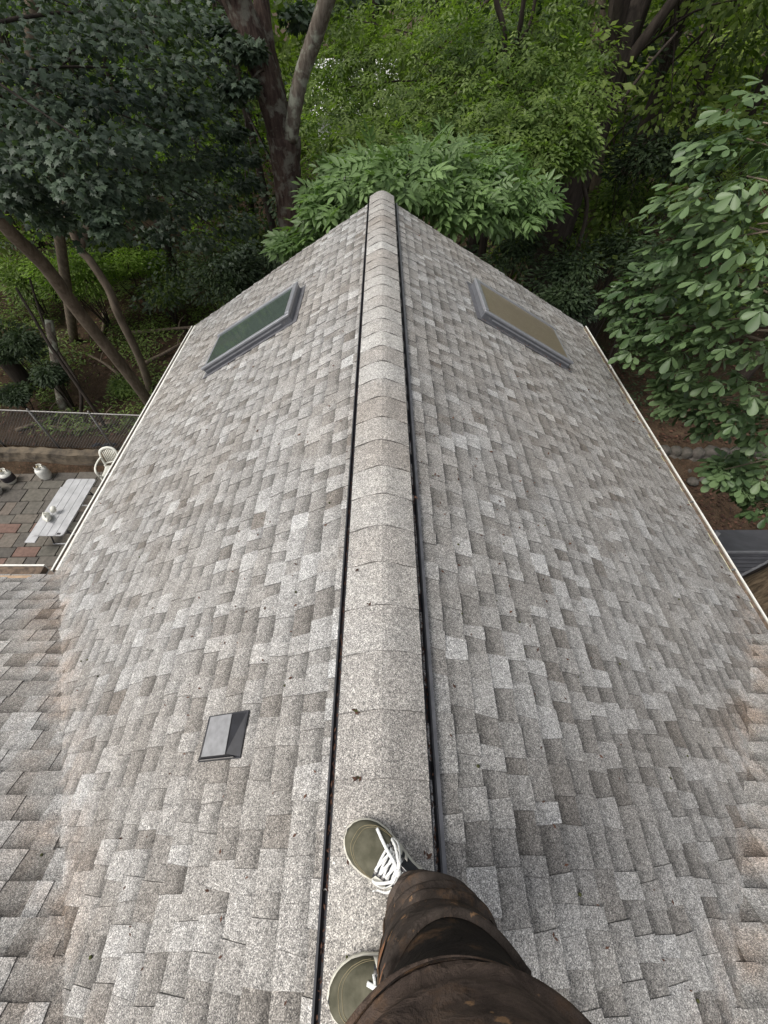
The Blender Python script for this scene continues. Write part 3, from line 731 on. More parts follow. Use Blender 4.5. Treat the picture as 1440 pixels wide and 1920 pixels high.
# picnic table -----------------------------------------------------------------
def picnic():
    zt = G + .75; x0, x1, y0, y1 = -8.10, -7.36, 5.47, 7.26
    t = thing('picnic_table', 'light grey plastic picnic table with attached benches on the slab patio', 'table', ((x0 + x1) / 2, (y0 + y1) / 2, G + .02))
    n = 4; wd = (x1 - x0) / n
    for i in range(n):
        a, b = x0 + i * wd + (.003 if i else 0), x0 + (i + 1) * wd - (.003 if i < n - 1 else 0); c_ = .06
        if i == 0: P = [(a + c_, y0), (b, y0), (b, y1), (a + c_, y1), (a + .02, y1 - .02), (a, y1 - c_), (a, y0 + c_), (a + .02, y0 + .02)]
        elif i == n - 1: P = [(a, y0), (b - c_, y0), (b - .02, y0 + .02), (b, y0 + c_), (b, y1 - c_), (b - .02, y1 - .02), (b - c_, y1), (a, y1)]
        else: P = [(a, y0), (b, y0), (b, y1), (a, y1)]
        bevel(MB().prism([(p[0], p[1], zt - .035) for p in P], (0, 0, 1), .035).build('plank', M['plastic_grey'], t), .006)
    MB().box(((x0 + x1) / 2, (y0 + y1) / 2, zt - .045), (x1 - x0 - .06, y1 - y0 - .06, .018)).build('under_frame', M['plastic_grey'], t)
    MB().box((x1 - .12, y0 + .05, zt + .002), (.085, .055, .003)).build('sticker', M['black_label'], t)
    for s in (-1, 1):
        xb = (x0 + x1) / 2 + s * .60
        bb = bevel(MB().box((xb, (y0 + y1) / 2, G + .44), (.25, y1 - y0 - .02, .035)).build('bench', M['plastic_grey'], t), .012)
    for yy in (y0 + .28, y1 - .28):
        xm = (x0 + x1) / 2
        for s in (-1, 1):
            MB().tube([(xm + s * .16, yy, zt - .05), (xm + s * .40, yy - .02, G + .03)], .017, 8).build('leg', M['leg_metal'], t, True)
        MB().tube([(xm - .66, yy + .03, G + .415), (xm + .66, yy + .03, G + .415)], .016, 8).build('bench_rail', M['leg_metal'], t, True)
        MB().tube([(xm - .42, yy - .02, G + .035), (xm + .42, yy - .02, G + .035)], .016, 8).build('foot_bar', M['plastic_grey'], t, True)
    return zt
zt = picnic()
def jug():
    p = zp(92, 972, zt + .05); c_ = (p[0], p[1], zt)
    t = thing('plastic_jug', 'crumpled white plastic jug lying on the picnic table', 'jug', c_)
    ax = nrm((.55, -.75, .10)); q = np.array(c_) + np.array([-.10, .10, .085])
    MB().lathe(q, [(.03, 0), (.075, .012), (.085, .05), (.078, .12), (.084, .17), (.06, .22), (.022, .26), (.022, .28)], 14, ax).build('body', M['plastic_white'], t, True)
    MB().lathe(q + ax * .28, [(.026, 0), (.026, .025), (.02, .028)], 12, ax).build('cap', M['plastic_white'], t, True)
    s_ = np.cross(ax, (0, 0, 1)); u_ = np.cross(s_, ax)
    MB().tube(curve_pts([q + ax * .07 + u_ * .075, q + ax * .09 + u_ * .125, q + ax * .17 + u_ * .12, q + ax * .21 + u_ * .055], 5), .014, 8).build('handle', M['plastic_white'], t, True)
    q2 = q + np.array([.13, .09, -.01])
    MB().lathe(q2, [(.03, 0), (.06, .01), (.065, .09), (.05, .13), (.02, .15)], 12, nrm((.3, .2, .9))).build('folded_side', M['plastic_white'], t, True)
jug()

# monobloc chair ---------------------------------------------------------------
def chair():
    c_ = np.array([-7.36, 7.88, G + .022]); t = thing('patio_chair', 'cream white plastic armchair tucked beside the left eave', 'chair', c_)
    ang = R(12); X_ = np.array([math.cos(ang), math.sin(ang), 0]); Y_ = np.array([-math.sin(ang), math.cos(ang), 0]); Z_ = np.array([0, 0, 1.])
    P = lambda x, y, z: c_ + X_ * x + Y_ * y + Z_ * z
    V = []; nx, ny = 9, 9
    for j in range(ny):
        for i in range(nx):
            u, v = i / 8 * 2 - 1, j / 8; V.append(P(u * (.21 + .03 * (1 - v)), -.22 + v * .42, .43 - .02 * math.sin(v * 3.14) - .012 * (1 - u * u) + (-.02 * max(0, .15 - v) / .15)))
    F_ = [(j * nx + i, j * nx + i + 1, (j + 1) * nx + i + 1, (j + 1) * nx + i) for j in range(ny - 1) for i in range(nx - 1)]
    s = mesh('seat', V, F_, M['plastic_white'], t, True); so_ = s.modifiers.new('solid', 'SOLIDIFY'); so_.thickness = .018
    # back frame arch and slats
    ba = lambda x, h: P(x, .20 + h * .32 + .035 * (1 - (x / .22) ** 2), .43 + h)
    arch = [ba(-.20, .0), ba(-.215, .2), ba(-.20, .36), ba(-.13, .435), ba(0, .46), ba(.13, .435), ba(.20, .36), ba(.215, .2), ba(.20, .0)]
    MB().tube(curve_pts(arch, 5), .034, 8, flat=.5).build('back_frame', M['plastic_white'], t, True)
    MB().tube(curve_pts([ba(-.18, .06), ba(0, .06), ba(.18, .06)], 5), .02, 8).build('lower_rail', M['plastic_white'], t, True)
    for k in range(7):
        x = -.135 + k * .045; MB().tube([ba(x * .9, .04), ba(x * 1.0, .25), ba(x * 1.02, .425 - abs(x) * .35)], .0165, 6, flat=.5).build('slat', M['plastic_white'], t, True)
    for s_ in (-1, 1):
        MB().tube(curve_pts([ba(s_ * .205, .26), P(s_ * .285, .14, .66), P(s_ * .30, -.08, .655), P(s_ * .285, -.21, .60), P(s_ * .255, -.25, .45)], 6), .027, 8, flat=.55).build('armrest', M['plastic_white'], t, True)
        MB().tube([P(s_ * .245, -.22, .45), P(s_ * .27, -.27, 0)], [.032, .022], 8).build('leg', M['plastic_white'], t, True)
        MB().tube([P(s_ * .21, .20, .45), P(s_ * .25, .30, 0)], [.032, .022], 8).build('leg', M['plastic_white'], t, True)
chair()
for (px, lab) in ((182, 'small dark blue rubber clog left of a pair on the concrete wall'), (200, 'dark blue rubber clog in the middle of three on the concrete wall'), (211, 'dark blue rubber clog leaning on the fence post above the plastic chair')):
    p = zp(px, 836, G + .50); q = p + np.array([0, 0, .0]); ax = nrm((1, .25, 0))
    V = []; n = 12; m_ = 8
    for i in range(m_):
        t_ = i / (m_ - 1); wv = .05 * math.sin(min(1, t_ * 1.1 + .12) * math.pi * .86) + .012; h = .05 + .045 * math.sin(t_ * 2.6)
        for k in range(n):
            a = 2 * math.pi * k / n; V.append(q + ax * (t_ - .5) * .26 + np.array([-ax[1], ax[0], 0]) * math.cos(a) * wv + np.array([0, 0, 1]) * (h / 2 * (1 + math.sin(a) * (1 if math.sin(a) < 0 or t_ > .4 else .35))))
    F_ = [(i * n + k, i * n + (k + 1) % n, (i + 1) * n + (k + 1) % n, (i + 1) * n + k) for i in range(m_ - 1) for k in range(n)] + [tuple(range(n))[::-1], tuple(range((m_ - 1) * n, m_ * n))]
    o = mesh('rubber_clog', V, F_, M['navy'], smooth=True); tag(o, lab, 'shoe', 'dark shoes on the wall')

# ------------------------------------------------------------------ right yard: stone edge, shed, boards
def right_yard():
    t = thing('stone_edging', 'mossy rough stone edging across the dark yard right of the roof', 'stone wall', (10, 8.6, G)); rg = random.Random(8); x = 5.6
    while x < 14.5:
        for lay, zz in ((0, G + .02), (1, G + .24)):
            l = rg.uniform(.22, .55); h = rg.uniform(.18, .26); dp = rg.uniform(.2, .34); c_ = np.array([x + l / 2 + lay * .12, 8.62 + rg.uniform(-.06, .06) - lay * -.06, zz + h / 2])
            P = []; n = 7
            for k in range(n):
                a = 2 * math.pi * k / n + rg.uniform(-.2, .2); P.append((c_[0] + math.cos(a) * l * .52, c_[1] + math.sin(a) * dp * .55, c_[2] - h / 2))
            mb = MB(); top = [(p[0] * .86 + c_[0] * .14, p[1] * .86 + c_[1] * .14, c_[2] + h / 2 + rg.uniform(-.03, .02)) for p in P]; mid = [(p[0] * 1.05 - c_[0] * .05, p[1] * 1.05 - c_[1] * .05, c_[2]) for p in P]
            V = P + mid + top; F_ = [(i, (i + 1) % n, n + (i + 1) % n, n + i) for i in range(n)] + [(n + i, n + (i + 1) % n, 2 * n + (i + 1) % n, 2 * n + i) for i in range(n)] + [tuple(range(2 * n, 3 * n))]
            mb.add(V, F_).build('stone', M['mossstone'], t, True)
        x += l * .93
    # loose pale stones in front
    SLB = ['second loose pale stone from the gutter in front of the stone edging', 'third loose pale stone from the gutter in front of the stone edging', 'loose pale stone farthest right in front of the stone edging', 'lower left of the two loose pale stones nearest the shed', 'lower right of the two loose pale stones nearest the shed', 'loose pale stone closest to the white gutter']
    for k, (px, py) in enumerate(((1268, 872), (1290, 880), (1343, 876), (1300, 902), (1320, 898), (1242, 876))):
        p = zp(px, py, G + .05); r_ = rg.uniform(.10, .17)
        o = MB().lathe(p - np.array([0, 0, .08]), [(r_ * .7, 0), (r_, r_ * .35), (r_ * .85, r_ * .7), (r_ * .3, r_ * .9)], 8, nrm((rg.uniform(-.3, .3), rg.uniform(-.3, .3), 1))).build('loose_stone', M['mossstone'], None, True)
        tag(o, SLB[k], 'stone', 'loose stones by the stone edging')
    # shed
    zr_, ze = -4.55, -4.95
    A = yp(1300, 1035, 5.2); 
    zr_ = -4.4; a = zp(1310, 1036, zr_); yr = a[1]; ye = zp(1380, 1086, -4.85)[1]; yb = zp(1400, 993, -4.75)[1]
    x0 = 5.0; xR = zp(1470, 1036, zr_)[0]; xR2 = zp(1375, 1088, -4.85)[0]
    s = thing('shed', 'dark grey low shed roof beside the right gutter', 'shed', (x0 + 1.2, yr, G))
    MB().box(((x0 + xR) / 2 + .1, (yr + yb) / 2 - .1, (G - 4.95) / 2), (xR - x0 - .5, abs(yb - ye) - .5, abs(G + 4.95))).build('wall', M['shed_grey'], s)
    mb = MB(); mb.add([(x0, yr, zr_ - .01), (xR, yr, zr_ - .01), (xR + .9, yb, -4.76), (x0, yb, -4.76)], [(0, 1, 2, 3)]); mb.add([(x0, yr, zr_ - .06), (xR, yr, zr_ - .06), (xR + .9, yb, -4.81), (x0, yb, -4.81)], [(0, 3, 2, 1)]); mb.build('roof', M['shed_grey'], s)
    n = 7
    for i in range(n):                              # clapboards on the near slope
        t0, t1 = i / n, (i + 1) / n - .012
        def pt(t_, right): 
            y = yr + (ye - yr) * t_; z = zr_ + (-4.85 - zr_) * t_; x = (xR + (xR2 - xR) * t_) if right else x0
            return np.array([x, y, z])
        P = [pt(t0, 0), pt(t0, 1), pt(t1, 1), pt(t1, 0)]; V = [P[0], P[1], P[2] + [0, 0, .014], P[3] + [0, 0, .014]] + [p - np.array([0, 0, .02]) for p in P]
        MB().add(V, [(0, 1, 2, 3), (3, 2, 6, 7), (0, 4, 5, 1), (1, 5, 6, 2), (0, 3, 7, 4)]).build('board', M['shed_grey'], s)
    MB().tube([(x0, yr, zr_ + .01), (xR + .1, yr, zr_ + .01)], .028, 6).build('ridge_trim', M['shed_trim'], s)
    e0, e1 = pt(0, 1), pt(1, 1); MB().tube([e0, e1], .03, 6, flat=.5).build('edge_trim', M['shed_trim'], s)
    lt = MB()                                       # lattice skirt along the angled side
    D = nrm(e1 - e0 * 1.0); L = np.linalg.norm(e1 - e0)
    for k in range(22):
        q = e0 + (e1 - e0) * k / 21; lt.box(q - np.array([0, .02, .5]), (.022, .012, .9))
    for zz in (.15, .4, .65, .9): lt.tube([e0 - np.array([0, .03, zz]), e1 - np.array([0, .03, zz])], .012, 4)
    lt.build('lattice', M['bark_far'], s)
    for k, (px, py) in enumerate(((1322, 998), (1332, 1000), (1344, 1002))):
        p1 = zp(px, py, -4.35); d = nrm((-.75, -.60, -.12)); q = p1 + d * .35; sd_ = nrm((.55, -.75, 0))
        o = MB().box(q, (.80, .075, .03), [d, nrm(np.cross((0, 0, 1), d)), (0, 0, 1)]).build('plank', M['pale_board'])
        tag(o, ['leftmost of three pale boards resting on the shed roof', 'middle one of three pale boards resting on the shed roof', 'rightmost of three pale boards resting on the shed roof'][k], 'board', 'boards on the shed roof')
right_yard()

# ------------------------------------------------------------------ trees
def trunk(mb, P, r0, r1, n=12, k=6, jit=.05):
    P = curve_pts(P, k); m_ = len(P); mb.tube(P, np.linspace(r0, r1, m_), n, jitter=jit); return P
def clump_leaves(centers, radii, n_each, tmpl, size, out_from, droop=.35, ntilt=.45, tone_shift=0, up=1.0):
    """leaves filling flattened clumps; tips point away from the tree axis and down"""
    pos, d, n, sz, tn = [], [], [], [], []
    for c_, r_ in zip(centers, radii):
        c_ = np.array(c_, float); r_ = np.array(r_, float) if np.ndim(r_) else np.array([r_, r_, r_ * .45]); k = int(n_each)
        u = unit(RNG.normal(size=(k, 3))) * (RNG.random((k, 1)) ** .45)
        p = c_ + u * r_; o = p - np.array(out_from, float); o[:, 2] = 0; o = unit(o)
        loc = unit(u * np.array([1, 1, .3]))
        dd = unit(o * .6 + loc * .9 + RNG.normal(size=(k, 3)) * .35 + np.array([0, 0, -droop]))
        nn = unit(np.array([0, 0, up]) + o * .25 + RNG.normal(size=(k, 3)) * ntilt)
        pos.append(p); d.append(dd); n.append(nn); sz.append(RNG.uniform(size[0], size[1], k)); tn.append(np.clip(RNG.normal(.5 + tone_shift + RNG.normal(0, .14), .22, k), 0, 1))
    return np.concatenate(pos), np.concatenate(d), np.concatenate(n), np.concatenate(sz), np.concatenate(tn)
def twigs(mb, root, centers, r0=.035, sag=.1):
    for c_ in centers:
        c_ = np.array(c_, float); root_ = np.array(root, float); mid = (root_ + c_) / 2 + np.array([RNG.uniform(-.2, .2), RNG.uniform(-.2, .2), sag + .1])
        mb.tube(curve_pts([root_, mid, c_], 4), np.linspace(r0, .006, 9), 5, cap=False)

# ---- forked dark-bark tree, centre left
Yc = 10.2
def pY(px, py, y): return yp(px, py, y)
t = thing('tree', 'big tree with dark furrowed bark forking into three stems', 'tree', (-2.2, Yc, G + .4))
mb = MB(); base = np.array([-2.25, Yc, G + .2]); b1 = pY(546, 430, Yc); b2 = pY(538, 330, Yc); fk = pY(532, 255, Yc)
mb.tube(curve_pts([base, (base + b1) / 2 + [.05, 0, 0], b1, b2, fk], 6), interp([.34, .27, .25, .27, .31], 5, 25), 18, jitter=.05)
trunk(mb, [b2, fk + [-.05, 0, 0], pY(505, 170, Yc), pY(478, 90, Yc), pY(440, -10, Yc), pY(400, -120, Yc - .3), pY(380, -330, Yc - .5)], .26, .20, 16, 6, .06)
trunk(mb, [fk, pY(520, 180, Yc + .3), pY(500, 90, Yc + .3), pY(490, 0, Yc + .4), pY(486, -150, Yc + .5)], .17, .12, 14, 6, .06)
tr_ = mb.build('trunk', M['bark_dark'], t, True)
mb = MB(); trunk(mb, [pY(545, 262, Yc - .15), pY(553, 200, Yc - .25), pY(566, 140, Yc - .3), pY(590, 70, Yc - .4), pY(612, 0, Yc - .5), pY(645, -110, Yc - .6), pY(670, -300, Yc - .8)], .125, .115, 14, 6, .05)
mb.build('stem', M['bark_lich'], t, True)
mb = MB(); twigs(mb, pY(500, 160, Yc), [pY(455, 165, Yc - .5), pY(440, 90, Yc + .5)], .04)
mb.build('limb', M['bark_dark'], t, True)
cs = [np.array([RNG.uniform(-6, 3), RNG.uniform(7.5, 15), RNG.uniform(5.0, 9.5)]) for _ in range(12)] + [pY(445, 160, Yc - .6), pY(460, 90, Yc - .3), pY(430, 60, Yc), pY(560, 30, Yc + .9)]
V, F_, T = scatter(MAPLE, *clump_leaves(cs, [1.2] * 12 + [.35] * 4, 260, MAPLE, (.09, .13), (-2, Yc, 0)))
o = mesh('crown', V, F_, M['leaf_maple'], t, tone=T); o['kind'] = 'stuff'

# ---- dark maple on the left: two leaning trunks and a mass of lobed leaves
MAPLE_CL = [  # px, py, y-distance, radius, leaf count weight
 (40, 130, 6.0, .55), (120, 100, 6.6, .6), (200, 60, 6.8, .6), (60, 210, 5.6, .5), (130, 190, 6.0, .55), (210, 180, 6.2, .55), (290, 130, 6.8, .6), (370, 110, 7.4, .6),
 (30, 300, 5.2, .45), (90, 290, 5.2, .5), (165, 270, 5.2, .5), (240, 270, 5.6, .5), (310, 250, 6.2, .5), (380, 220, 7.0, .55), (425, 180, 8.0, .35), (330, 190, 6.8, .5),
 (60, 370, 5.4, .35), (20, 360, 5.2, .35), (150, 345, 5.0, .4), (215, 350, 5.2, .35), (190, 400, 4.9, .24), (200, 430, 4.9, .18), (90, 400, 5.6, .3), (110, 420, 6.0, .25),
 (290, 330, 6.4, .45), (350, 310, 7.0, .5), (420, 300, 7.6, .5), (462, 345, 8.0, .30), (400, 380, 7.8, .5), (330, 400, 7.4, .5), (450, 420, 8.4, .5), (380, 450, 8.2, .5), (300, 440, 7.4, .4), (435, 250, 8.2, .30),
 (260, 30, 7.4, .6), (340, 40, 7.8, .6), (150, 20, 7.4, .6), (50, 40, 7.0, .6), (390, 40, 8.6, .5), (470, 300, 8.6, .22), (270, 390, 6.6, .3), (350, 360, 8.5, .5), (455, 470, 9.4, .35), (420, 490, 9.4, .4)]
t = thing('tree', 'large leaning maple with dark lobed leaves and a pale brown trunk behind the fence', 'tree', (-7.75, 11.2, G + .4))
mb = MB(); bb = np.array([-7.9, 10.9, G + .1])
trunk(mb, [bb, yp(285, 765, 10.6), yp(232, 690, 10.0), yp(150, 588, 9.2), yp(85, 500, 8.6), yp(15, 430, 8.0), yp(-60, 330, 7.5), yp(-120, 180, 7.2), yp(-150, 0, 7.0)], .165, .085, 14, 6, .03)
mb.build('trunk', M['bark_grey'], t, True)
mb = MB(); rootm = yp(-20, 380, 7.7)
cen = [yp(a, b, y * 1.3) for a, b, y, r_ in MAPLE_CL]
for c_ in cen[::2]:
    if RNG.random() < .8: twigs(mb, rootm + np.array([0, 0, RNG.uniform(.2, 2.5)]), [c_], .035)
mb.build('limb', M['bark_far'], t, True)
ndep = [np.array(c_) + nrm(c_ - CAM) * RNG.uniform(.9, 2.2) + np.array([0, 0, RNG.uniform(-.2, .3)]) for c_ in cen]
V, F_, T = scatter(MAPLE, *clump_leaves(cen, [np.array([r_ * 1.05, r_ * 1.0, r_ * .42]) for *_, r_ in MAPLE_CL], 210, MAPLE, (.070, .108), (-11, 10, 0), .5, .45))
o = mesh('crown', V, F_, M['leaf_maple'], t, tone=T); o['kind'] = 'stuff'
# overhead part of the crown, above the picture, shades the branches below
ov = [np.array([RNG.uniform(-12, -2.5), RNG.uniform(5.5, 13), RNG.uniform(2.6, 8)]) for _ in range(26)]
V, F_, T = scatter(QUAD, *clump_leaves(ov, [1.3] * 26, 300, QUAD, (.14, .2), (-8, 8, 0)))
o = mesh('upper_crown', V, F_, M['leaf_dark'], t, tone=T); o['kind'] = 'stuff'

t = thing('tree', 'slender maple with a brown kinked trunk just right of the pale leaning trunk', 'tree', (-7.6, 11.7, G + .4))
mb = MB(); trunk(mb, [(-7.3, 11.6, G + .1), yp(288, 745, 11.6), yp(262, 672, 11.4), yp(222, 590, 11.2), yp(205, 545, 11.2), yp(170, 490, 11.2), yp(150, 465, 11.2), yp(120, 380, 11.2), yp(112, 250, 11.2)], .12, .085, 12, 6, .05)
trunk(mb, [yp(150, 465, 11.2), yp(165, 420, 11.4), yp(200, 340, 11.6)], .10, .05, 8, 4)
mb.build('trunk', M['bark_grey'], t, True)
V, F_, T = scatter(MAPLE, *clump_leaves(ndep, [.6] * len(ndep), 45, MAPLE, (.10, .14), (-9, 11, 0), .5, .6, -.15))
o = mesh('crown', V, F_, M['leaf_maple'], t, tone=T); o['kind'] = 'stuff'

# ---- bright young hickory just beyond the ridge end
BR = [(745, 300, 7.4, .40), (690, 330, 7.3, .36), (640, 370, 7.2, .30), (620, 395, 7.3, .22), (592, 430, 7.2, .15), (560, 450, 7.1, .11), (800, 290, 7.8, .40), (860, 300, 8.0, .38), (820, 340, 7.3, .36), (880, 350, 7.5, .36),
      (930, 340, 7.8, .34), (980, 360, 7.9, .28), (900, 385, 7.3, .30), (850, 380, 7.2, .30), (960, 395, 7.6, .24), (790, 350, 7.1, .30), (760, 330, 7.0, .28), (1000, 375, 8.0, .18), (700, 295, 7.9, .35), (652, 330, 7.8, .25), (612, 360, 7.8, .16), (830, 270, 8.4, .40), (900, 300, 8.3, .35)]
t = thing('tree', 'young tree with fresh green leaflets spreading just beyond the ridge end', 'tree', (1.4, 9.3, G + .4))
cen = [yp(a, b, y) for a, b, y, r_ in BR]
mb = MB(); st0 = np.array([1.6, 9.6, G + .2]); st1 = np.array([1.5, 9.4, -3.2]); st2 = np.array([1.3, 9.2, -.9])
trunk(mb, [st0, st1, st2, (1.2, 9.1, -.45)], .11, .03, 10)
for c_ in cen: twigs(mb, st2 + np.array([RNG.uniform(-.1, .1), 0, RNG.uniform(-.9, .5)]), [c_], .022, .12)
mb.build('trunk', M['bark_far'], t, True)
pos, d, n, sz, tn = clump_leaves(cen, [np.array([r_ * 1.35, r_ * 1.2, r_ * .24]) for *_, r_ in BR], 50, CMP7, (.24, .37), (1.3, 9.4, 0), .28, .38)
o_ = np.argsort(-(sz / np.linalg.norm(pos - CAM, axis=1)) + (n[:, 2] < .7) * .02)
big, small = o_[:220], o_[220:]
lt_m = {}
for k in big:                                    # the leaves one can pick out singly
    v_, f_, t_ = scatter(CMP7, pos[k:k + 1], d[k:k + 1], n[k:k + 1], sz[k:k + 1], tn[k:k + 1]); mesh('leaf', v_, f_, M['leaf_bright'], t, tone=t_)
V, F_, T = scatter(CMP7, pos[small], d[small], n[small], sz[small], tn[small])
o = mesh('crown', V, F_, M['leaf_bright'], t, tone=T); o['kind'] = 'stuff'

# ---- mid-green tree behind it with thin multiple stems
MD = [(a, b, y, r_) for a, b, y, r_ in [(620, 230, 12, .6), (680, 200, 13, .7), (740, 170, 13, .7), (800, 200, 12, .7), (860, 150, 12.5, .7), (920, 230, 11, .6), (980, 200, 11, .65), (1040, 230, 10.5, .55), (1060, 290, 10.2, .4), (1000, 290, 10, .45), (950, 260, 10.4, .5),
      (1080, 180, 11, .6), (1060, 120, 12, .7), (990, 120, 12, .7), (900, 80, 13, .8), (820, 90, 13.5, .8), (750, 80, 14, .8), (640, 110, 14, .7), (600, 170, 13.5, .6), (700, 110, 14.5, .8), (1000, 50, 13, .8), (1080, 60, 13, .8), (870, 220, 12, .5), (760, 240, 11.5, .5), (690, 255, 11, .5), (625, 290, 11, .35), (645, 165, 16, .8), (680, 140, 17, .9), (620, 130, 17, .7), (660, 200, 15, .6), (1075, 250, 10.4, .3), (930, 180, 12, .5), (640, 30, 15, .8), (820, 20, 15, .9), (930, 20, 15, .9)]]
t = thing('tree', 'mid green tree with thin forked stems behind the fresh green branches', 'tree', (3.3, 13.2, G + .6))
cen = [yp(a, b, y) for a, b, y, r_ in MD]
mb = MB(); b0 = np.array([3.0, 13, G + .3]); f0 = yp(945, 165, 12.6); f1 = yp(960, 100, 12.6)
trunk(mb, [b0, (b0 + f0) / 2, f0, f1], .13, .07, 10)
trunk(mb, [f0, yp(945, 60, 12.6), yp(930, 0, 12.6), yp(915, -120, 12.6)], .06, .045, 8); trunk(mb, [f1, yp(975, 50, 12.4), yp(983, -10, 12.3), yp(1000, -140, 12.3)], .055, .04, 8); trunk(mb, [f1, yp(995, 40, 12.8), yp(1010, -60, 12.8)], .04, .03, 8)
for c_ in cen[::2]: twigs(mb, (b0 + f0) / 2 + np.array([0, 0, RNG.uniform(.5, 4)]), [c_], .03, .12)
mb.build('trunk', M['bark_far'], t, True)
V, F_, T = scatter(CMP5, *clump_leaves(cen, [np.array([r_ * 1.15, r_ * 1.1, r_ * .5]) for *_, r_ in MD], 200, CMP5, (.20, .30), (3, 13, 0), .35, .4))
o = mesh('crown', V, F_, M['leaf_mid'], t, tone=T); o['kind'] = 'stuff'

# ---- dark leaning trunks right of centre
def plain_tree(label, pts, r0, r1, mat='bark_far', crown=None, cmat='leaf_far', cn=160, cr=1.3, csz=(.12, .2), tmpl=QUAD, group=None, sub=0):
    t = thing('tree', label, 'tree', tuple(np.array(pts[0])), group)
    mb = MB(); P = trunk(mb, pts, r0, r1, 12, 6, .05)
    if crown is not None:
        for c_ in crown[:10]:
            q = P[int(len(P) * .5) + int(RNG.integers(0, max(1, int(len(P) * .4))))]; mb.tube(curve_pts([q, (q + c_) / 2 + [0, 0, .3], c_], 4), np.linspace(r1 * .4, .01, 9), 6, cap=False)
    mb.build('trunk', M[mat], t, True)
    if crown is not None:
        V, F_, T = scatter(tmpl, *clump_leaves(crown, [cr * RNG.uniform(.7, 1.2) for _ in crown], cn, tmpl, csz, tuple(pts[0]), .3, .6, RNG.uniform(-.15, .12)))
        o = mesh('crown', V, F_, M[cmat], t, tone=T); o['kind'] = 'stuff'
    return t
def gpt(x, y, dz=-.1): return np.array([x, y, float(gz(np.array(x), np.array(y))) + dz])
p0 = yp(1052, 400, 13)
plain_tree('thick dark leaning trunk right of the bright branches', [gpt(p0[0] - .2, 13), p0, yp(1085, 310, 13), yp(1120, 210, 13), yp(1150, 100, 13), yp(1190, -20, 13.4), yp(1230, -200, 14)], .46, .30, 'bark_far',
           [np.array([RNG.uniform(2, 11), RNG.uniform(10, 17), RNG.uniform(4.5, 9)]) for _ in range(14)], 'leaf_far', 240, 1.3)
p0 = yp(1090, 450, 15)
plain_tree('second leaning trunk close behind the thick dark one', [gpt(p0[0] - .2, 15), p0, yp(1105, 370, 15), yp(1120, 280, 15), yp(1125, 150, 15.2), yp(1118, 0, 15.6), yp(1110, -150, 16)], .26, .18, 'bark_grey')
p0 = yp(1092, 400, 11.5)
plain_tree('thin black sapling stem rising past the thick leaning trunk', [gpt(p0[0] - .1, 11.5), yp(1088, 450, 11.5), yp(1095, 330, 11.5), yp(1140, 230, 11.5), yp(1210, 130, 11.5), yp(1270, 60, 11.6)], .055, .02, 'bark_far')
p0 = yp(1215, 290, 20)
plain_tree('short dark trunk in the shade on the right', [gpt(p0[0] - .2, 20), p0, yp(1225, 220, 20), yp(1250, 100, 20), yp(1290, -60, 20), yp(1320, -200, 20)], .35, .22, 'bark_far')
plain_tree('thin dark upright trunk right of the forked tree', [gpt(-1.0, 18.5), yp(686, 230, 18), yp(690, 150, 18), yp(698, 80, 18), yp(705, -20, 18), yp(715, -200, 18)], .17, .13, 'bark_far')
plain_tree('slim trunk rising at the upper left corner', [gpt(-11.5, 14.5), yp(85, 260, 13), yp(60, 90, 12.5), yp(62, 0, 12.4), yp(70, -150, 12.4)], .15, .12, 'bark_grey')
plain_tree('thin dead stem crossing behind the fence', [gpt(-8.3, 9.6), yp(185, 780, 9.7), yp(140, 715, 9.9), yp(95, 650, 10.2), yp(60, 590, 10.6), yp(30, 540, 11)], .055, .03, 'bark_far')
plain_tree('second thin dark stem behind the fence above the gas cylinders', [gpt(-9.3, 9.9), yp(150, 730, 10.3), yp(110, 660, 11), yp(80, 600, 11.5), yp(55, 520, 12)], .05, .025, 'bark_far')
plain_tree('stumpy pale lichened trunk behind the fence', [gpt(-9.8, 10.6), yp(118, 760, 10.6), yp(108, 700, 10.8), yp(98, 640, 11.1), yp(92, 600, 11.4)], .15, .10, 'bark_lich')

# ---- broad-leaved hickory on the right, close to the eave
HK = [(1400, 260, 4.7, .42), (1430, 230, 4.6, .35), (1345, 360, 4.6, .36), (1300, 400, 4.9, .30), (1400, 330, 4.2, .40), (1420, 420, 4.0, .40), (1340, 450, 4.3, .40), (1290, 470, 4.8, .32), (1240, 520, 4.9, .26), (1190, 540, 5.1, .20), (1150, 560, 5.3, .13),
      (1300, 540, 4.5, .38), (1380, 520, 4.1, .42), (1430, 520, 3.8, .35), (1220, 580, 4.9, .28), (1170, 600, 5.0, .20), (1280, 610, 4.4, .36), (1360, 600, 4.0, .40), (1420, 620, 3.7, .36), (1180, 650, 4.8, .20), (1240, 670, 4.5, .28),
      (1320, 680, 4.1, .34), (1400, 700, 3.7, .36), (1250, 730, 4.4, .20), (1290, 750, 4.2, .20), (1340, 750, 4.0, .26), (1400, 760, 3.7, .28), (1340, 790, 3.9, .14), (1430, 800, 3.6, .16), (1420, 900, 3.5, .16), (1390, 900, 3.5, .10), (1430, 870, 3.6, .14), (1430, 945, 3.3, .10), (1360, 880, 3.55, .06)]
t = thing('tree', 'shaggy barked tree with big broad green leaves overhanging the right gutter', 'tree', (4.9, 2.1, G))
mb = MB(); r0_ = np.array([4.45, 2.05, G - .1]); trunk(mb, [r0_, (4.48, 2.1, -5.0), (4.58, 2.12, -3.2), (4.9, 2.15, -1.2), (5.3, 2.1, 1.2), (5.5, 2.1, 3.6)], .50, .28, 22, 8, .05)
mb.build('trunk', M['bark_brown'], t, True)
cen = [yp(a + (22 if a < 1260 else 0), b, y) for a, b, y, r_ in HK]
mb = MB(); hub = np.array([5.25, 2.2, .2])
